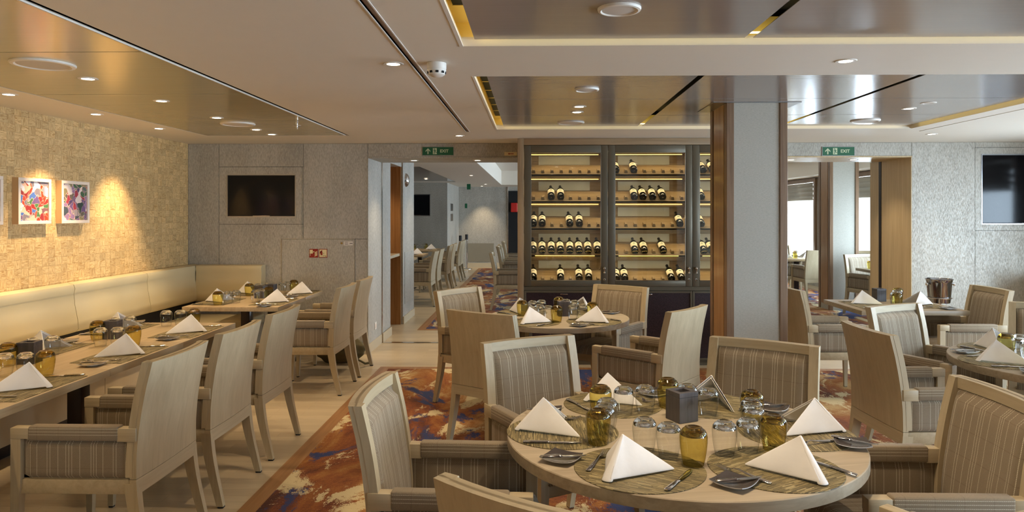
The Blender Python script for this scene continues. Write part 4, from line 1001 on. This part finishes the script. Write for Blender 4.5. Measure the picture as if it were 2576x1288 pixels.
def make_plate():
    b = NB(); N = 16; S = .0615
    def hgt(x, y): r2 = (x*x+y*y)/(S*S); return .006+.0048*r2+.0012*r2*r2
    for (dz, mi) in ((0.0025, 0), (-.0005, 1)):
        rows = []
        for i in range(N+1):
            v = -1+2*i/N; row = []
            for k in range(N+1):
                u = -1+2*k/N; sx = S*u*(1-.09*(1-v*v)*0-.10*(1-abs(v))*0); x = S*u*math.sqrt(1-.13*v*v); y = S*v*math.sqrt(1-.13*u*u)
                row.append((x, y, hgt(x, y)+dz))
            rows.append(row)
        vs, fs = grid(b, rows, mi)
        if mi == 0: top = vs
        else: bot = vs
    n = N
    edge = lambda g: [g[0][k] for k in range(n)]+[g[i][n] for i in range(n)]+[g[n][n-k] for k in range(n)]+[g[n-i][0] for i in range(n)]
    a, c = edge(top), edge(bot)
    for i in range(len(a)):
        j = (i+1) % len(a); b.faces.new((a[i], a[j], c[j], c[i])).material_index = 1
    lathe(b, [(.026, 0), (.028, .006)], 24, 1); lathe(b, [(.026, 0), (.024, .005)], 24, 1)
    bmesh.ops.recalc_face_normals(b, faces=b.faces[:])
    o = finish(b, 'bread_plate', ['plate_dark', 'plate_white'], None, 50); o['label'] = 'x'; o['category'] = 'plate'; return o
PL = Proto(make_plate())
def make_roundmat():
    b = NB(); lathe(b, [(0, 0), (.2215, 0), (.2225, .001), (.2215, .0026), (.219, .0026), (0, .0022)], 72); o = finish(b, 'placemat', 'mat_straw', None, 40); o['label'] = 'x'; o['category'] = 'placemat'; return o
def make_rectmat():
    b = NB(); bx(b, -.265, .265, -.155, .155, 0, .0024, .0008, seg=1); o = finish(b, 'placemat', 'mat_straw', None, 30); o['label'] = 'x'; o['category'] = 'placemat'; return o
MR, MQ = Proto(make_roundmat()), Proto(make_rectmat())
def make_box():
    t = thing('condiment_box', 'x', 'box')
    b = NB(); w, h, e = .048, .125, .007
    bx(b, -w, w, -w, w, 0, h-.02, .0015, seg=1)
    for q in ((-w, w, -w, -w+.022), (-w, w, w-.022, w), (-w, -w+.022, -w+.022, w-.022), (w-.022, w, -w+.022, w-.022)): bx(b, q[0], q[1], q[2], q[3], h-.02, h, .001, seg=1)
    finish(b, 'body', 'box_wood', t, 30); b = NB(); bx(b, -.024, .024, -.024, .024, h-.019, h-.012); finish(b, 'inner_tray', 'black', t, 0); return t
BX = Proto(make_box())
TZ = .7503
def cover(cx, cy, heading, place, table, rnd=True, jit=1.0, glasses=None, gfull=True, plate=(-.268, -.055), nap=None, knife=(.152, -.045, -4), fork=(-.148, -.02, 4), bk=-80):
    """one laid cover. cx, cy = middle of the mat; heading = direction the diner looks (degrees).
    local x = diner's right, y = away from the diner"""
    a = math.radians(heading-90); ca, sa = math.cos(a), math.sin(a); R = random.uniform
    def at(lx, ly, z=0): return (cx+lx*ca-ly*sa, cy+lx*sa+ly*ca, TZ+z)
    w = place+' of the '+table
    (MR if rnd else MQ).put(at(0, 0), a, ('round' if rnd else 'rectangular')+' straw coloured woven placemat at the '+w, 'placemats')
    px, py, prot = nap if nap else (-.005, -.135, 90)
    NP.put(at(px, py, .0045), a+math.radians(prot), 'white napkin folded to a tent at the '+w, 'folded napkins')
    KN.put(at(knife[0], knife[1], .003), a+math.radians(knife[2]+R(-3, 3)*jit), 'steel table knife at the '+w, 'table knives')
    FK.put(at(fork[0], fork[1], .003), a+math.radians(fork[2]+R(-3, 3)*jit), 'steel fork at the '+w, 'forks')
    if plate:
        pr = R(-20, 20)
        PL.put(at(plate[0], plate[1], 0 if plate[0] < -.2 else .003), a+math.radians(pr), 'small square dark bread plate at the '+w, 'bread plates')
        o = BK.put(at(plate[0]+.012, plate[1]-.01, .0165), math.radians(bk+R(-9, 9)), 'butter knife across the bread plate at the '+w, 'butter knives')
    gl = glasses or [(.150, .128, 1), (.052, .160, 0), (-.045, .182, 0)]
    nm_ = 0
    for (gx, gy, am) in gl:
        if am: TA.put(at(gx, gy, .003), R(0, 6), 'amber upturned glass tumbler at the '+w, 'amber tumblers')
        else:
            TC.put(at(gx, gy, .003), R(0, 6), ('clear upturned tumbler next to the amber one, ' if nm_ == 0 else 'outer clear upturned tumbler, ')+place+', '+table, 'clear tumblers'); nm_ += 1
N_ = 'near round table'
for ang, pl, kw in ((-118, 'front left place', dict(nap=(-.050, -.168, 82))), (-58, 'front right place', dict(nap=(.005, -.185, 78), fork=(-.150, .0, 10), knife=(.16, -.09, 0), plate=(-.235, -.035))), (0, 'right place', dict(bk=-128, nap=(.017, -.19, 76), plate=(-.16, -.15), fork=(-.14, -.02, 22))),
                    (62, 'back right place', {}), (118, 'back left place', dict(nap=(.080, -.098, 162))), (180, 'left place', dict(nap=(-.008, -.178, 98)))):
    r = math.radians(ang); cover(T1[0]+.462*math.cos(r), T1[1]+.462*math.sin(r), ang+180, pl, N_, **kw)
BX.put((.628, 3.015, TZ), .45, 'dark grey wooden condiment box at the centre of the near round table', 'condiment boxes')
S_ = 'small round table'
for ang, pl in ((-123, 'front left place'), (-42, 'front right place'), (55, 'back right place'), (141, 'back left place')):
    r = math.radians(ang); cover(T2[0]+.385*math.cos(r), T2[1]+.385*math.sin(r), ang+180, pl, S_)
BX.put((.26, 6.06, TZ), .1, 'grey wooden condiment box at the centre of the small round table', 'condiment boxes')
for ang, pl in ((180, 'left place'), (240, 'front left place'), (120, 'back left place'), (60, 'back right place')):
    r = math.radians(ang); cover(T3[0]+.462*math.cos(r), T3[1]+.462*math.sin(r), ang+180, pl, 'right round table')
# wall tables: diners on chairs look to -X, diners on the bench look to +X
cn = ['camera side wall table', 'nearest wall table', 'second wall table', 'third wall table', 'fourth wall table', 'fifth wall table']
for i, y in enumerate((2.64, 3.49, 4.335, 5.17, 6.93, 7.68)):
    cover(-2.535, y, 180, 'chair side', cn[i], False, glasses=[(.285, .09, 1), (.275, .19, 0), (.255, .29, 0)] if i < 4 else [(.17, .12, 1), (.07, .16, 0), (-.02, .18, 0)], plate=(-.325, -.02), knife=(.245, -.03, 12), fork=(-.20, -.0, 12), nap=(.0, -.13, 90))
    cover(-3.085, y+.10 if i < 4 else y+.02, 0, 'bench side', cn[i], False, glasses=[(.44, .09, 1), (.24, .09, 0), (.15, .15, 0)] if i < 4 else [(.27, .10, 1), (.18, .16, 0), (.09, .20, 0)], plate=(-.30, -.06), knife=(.235, -.05, 6), fork=(-.22, 0, 0))
for i, y in enumerate((3.23, 4.08, 4.90)): BX.put((-2.93, y, TZ), .15, 'dark wooden condiment box on the wall tables, '+['nearest to us', 'second from us', 'third from us'][i], 'condiment boxes')
BX.put((-2.80, 7.27, TZ), 1.4, 'dark wooden condiment box on the fourth wall table', 'condiment boxes'); BX.put((-2.76, 7.44, TZ), 1.5, 'dark wooden condiment box on the fifth wall table', 'condiment boxes')
# square table on the right
cover(3.17, 6.83, 0, 'left place', 'square table', False, glasses=[(.13, .22, 1), (.03, .25, 0), (-.06, .30, 0)], plate=(.33, -.10), knife=(-.24, -.02, 0), fork=(.22, 0, 0), nap=(-.08, -.10, 100))
cover(3.69, 6.84, 180, 'right place', 'square table', False, glasses=[(.30, .07, 1), (.22, .12, 0), (.13, .16, 0)], plate=(-.30, -.08), knife=(.245, -.02, 0), fork=(-.20, .06, 30), nap=(.03, -.11, 90))
BX.put((3.44, 7.15, TZ), .1, 'dark grey condiment box at the back edge of the square table', 'condiment boxes')

# ice bucket on its stand
t = thing('ice_bucket', 'polished steel champagne bucket on a stand behind the square table', 'ice bucket', (4.24, 7.52, 0))
b = NB(); lathe(b, [(0, .690), (.098, .690), (.102, .700), (.118, .90), (.126, .932), (.132, .936), (.130, .940), (.122, .934), (.114, .90), (.098, .705), (0, .70)], 56); finish(b, 'bucket', 'bucket_steel', t, 50)
for s in (-1, 1):
    b = NB(); lathe(b, [(0, -.016), (.012, -.012), (.019, 0), (.012, .012), (0, .016)], 20, 0, Matrix.Translation((s*.139, -.02, .885)) @ Matrix.Rotation(PI/2, 4, 'Y')); finish(b, 'knob', 'chrome', t, 60)
st = thing('bucket_stand', 'slim steel stand holding the champagne bucket', 'stand', (4.24, 7.52, 0))
b = NB(); tube(b, [(.118*math.cos(a*PI/16), .118*math.sin(a*PI/16), .742) for a in range(33)], .005); finish(b, 'holder_ring', 'steel', st)
b = NB(); lathe(b, [(0, .02), (.012, .02), (.012, .66), (.03, .685), (0, .688)], 16); finish(b, 'pole', 'steel', st)
for a in (0, 2.1, 4.2):
    b = NB(); tube(b, [(.10*math.cos(a), .10*math.sin(a), .688), (.112*math.cos(a), .112*math.sin(a), .70), (.118*math.cos(a), .118*math.sin(a), .742)], .004); finish(b, 'prong', 'steel', st)
b = NB(); lathe(b, [(0, 0), (.15, 0), (.15, .008), (.03, .022), (0, .022)], 40); finish(b, 'base', 'steel', st)
# soft bag on the floor
b = NB(); bmesh.ops.create_icosphere(b, subdivisions=4, radius=1)
for v in b.verts:
    p = v.co.copy(); n = math.sin(p.x*7+p.z*3)*.05+math.sin(p.y*9+p.x*4)*.05+math.sin(p.z*11+p.y*5)*.035
    p *= 1+n; v.co = Vector((p.x*.27, p.y*.13, max(0.0, .13+p.z*.15)))
bag = thing('cloth_bag', 'crumpled olive cloth bag on the floor under the farthest chairs', 'bag', (-2.10, 7.72, 0))
finish(b, 'bag_body', 'bag_cloth', bag, 80)
b = NB(); tube(b, [(.1, -.02, .25), (.16, -.10, .20), (.22, -.14, .06), (.30, -.12, .01), (.36, -.08, .015)], .012); finish(b, 'strap', 'bag_cloth', bag)

# ------------------------------------------------------------------ room beyond the left doorway
GF = 'armchairs beyond the left doorway'
for i, y in enumerate((12.6, 13.4, 14.85, 15.65, 17.1, 17.7)):
    chair(-1.70, y, 180, 'pale wooden armchair seen from behind beyond the left doorway, %s in the left row' % ['first', 'second', 'third', 'fourth', 'fifth', 'sixth'][i], GF)
for i, y in enumerate((12.1, 14.4, 15.2, 16.9)):
    chair(-.72, y, 0, 'armchair facing right beyond the left doorway, %s in the right row' % ['first', 'second', 'third', 'fourth'][i], GF)
for i, y in enumerate((12.7, 13.7, 15.2, 17.3)):
    rect_table(-2.75, y, .9, .84, 'wooden dining table beyond the left doorway, '+['nearest', 'second', 'third', 'farthest'][i]+' of the left row')
def few(x, y, head, place, table, both=True):
    a = math.radians(head-90); ca, sa = math.cos(a), math.sin(a)
    def at(lx, ly, z=0): return (x+lx*ca-ly*sa, y+lx*sa+ly*ca, TZ+z)
    NP.put(at(0, -.13, .003), a+PI/2, 'white folded napkin at the '+place+' of the '+table, 'folded napkins')
    TA.put(at(.16, .13, .0), 0, 'amber upturned tumbler at the '+place+' of the '+table, 'amber tumblers')
    TC.put(at(.06, .16, .0), 0, 'clear upturned tumbler beside the amber one, '+place+', '+table, 'clear tumblers'); TC.put(at(-.04, .18, .0), 0, 'outer clear upturned tumbler, '+place+', '+table, 'clear tumblers')
    PL.put(at(-.27, -.03, 0), a, 'small square dark plate at the '+place+' of the '+table, 'bread plates')
for i, y in enumerate((12.7, 13.7, 15.2, 17.3)):
    tb = ['nearest', 'second', 'third', 'farthest'][i]+' far room left table'
    few(-2.5, y, 180, 'chair side', tb); few(-3.0, y, 0, 'wall side', tb)
for i, (y, l) in enumerate(((12.1, 'nearest'), (14.8, 'middle'), (16.9, 'farthest'))):
    rect_table(.38, y, .9, .84, 'wooden dining table beyond the left doorway, '+l+' of the right row'); few(.15, y, 0, 'left side', l+' far room right table')
for x, y, l in ((-2.0, 19.6, 'front'), (-1.93, 20.7, 'rear')):
    t = thing('barrier_post', 'chrome barrier post with black head in the far room, '+l+' one', 'post', (x, y, 0))
    b = NB(); lathe(b, [(0, 0), (.17, 0), (.17, .012), (.05, .035), (.034, .05), (.034, .86), (0, .86)], 28); finish(b, 'pole', 'chrome', t)
    b = NB(); lathe(b, [(.0, .86), (.042, .86), (.042, 1.01), (.0, 1.015)], 24); finish(b, 'belt_head', 'foot_black', t)
# ------------------------------------------------------------------ room beyond the right doorway
GR = 'armchairs beyond the right doorway'
chair(5.30, 11.74, -75, 'striped armchair in front of the far column beyond the right doorway', GR)
rect_table(5.64, 11.09, .95, .84, 'dark edged table with glasses beyond the right doorway, near one', 'table_wood_grey'); TA.put((5.30, 11.30, TZ), 0, 'amber upturned tumbler on the near table beyond the right doorway', 'amber tumblers'); TC.put((5.41, 11.30, TZ), 0, 'clear upturned tumbler beside the amber one beyond the right doorway', 'clear tumblers'); TC.put((5.51, 11.28, TZ), 0, 'clear upturned tumbler nearest the door frame beyond the right doorway', 'clear tumblers')
chair(5.22, 12.95, 95, 'armchair turned away, half hidden by the column beyond the right doorway', GR)
rect_table(5.15, 14.05, .9, .84, 'table with glasses and napkins beyond the right doorway, middle one'); few(4.95, 14.05, 0, 'left side', 'middle table beyond the right doorway'); few(5.35, 14.1, 180, 'right side', 'middle table beyond the right doorway')
chair(5.10, 15.0, -90, 'armchair facing us behind the middle table beyond the right doorway', GR)
chair(4.35, 14.0, 0, 'armchair at the left of the middle table beyond the right doorway', GR)
rect_table(5.75, 17.3, .9, .84, 'table by the far window beyond the right doorway'); few(5.55, 17.2, 0, 'left side', 'far window table'); few(5.75, 17.4, 90, 'back', 'far window table')
chair(5.7, 18.3, -90, 'sunlit armchair facing us at the far window table', GR); chair(4.95, 17.2, 0, 'armchair at the left of the far window table', GR)
chair(5.93, 12.85, -110, 'bright striped armchair under the blind beyond the right doorway', GR)
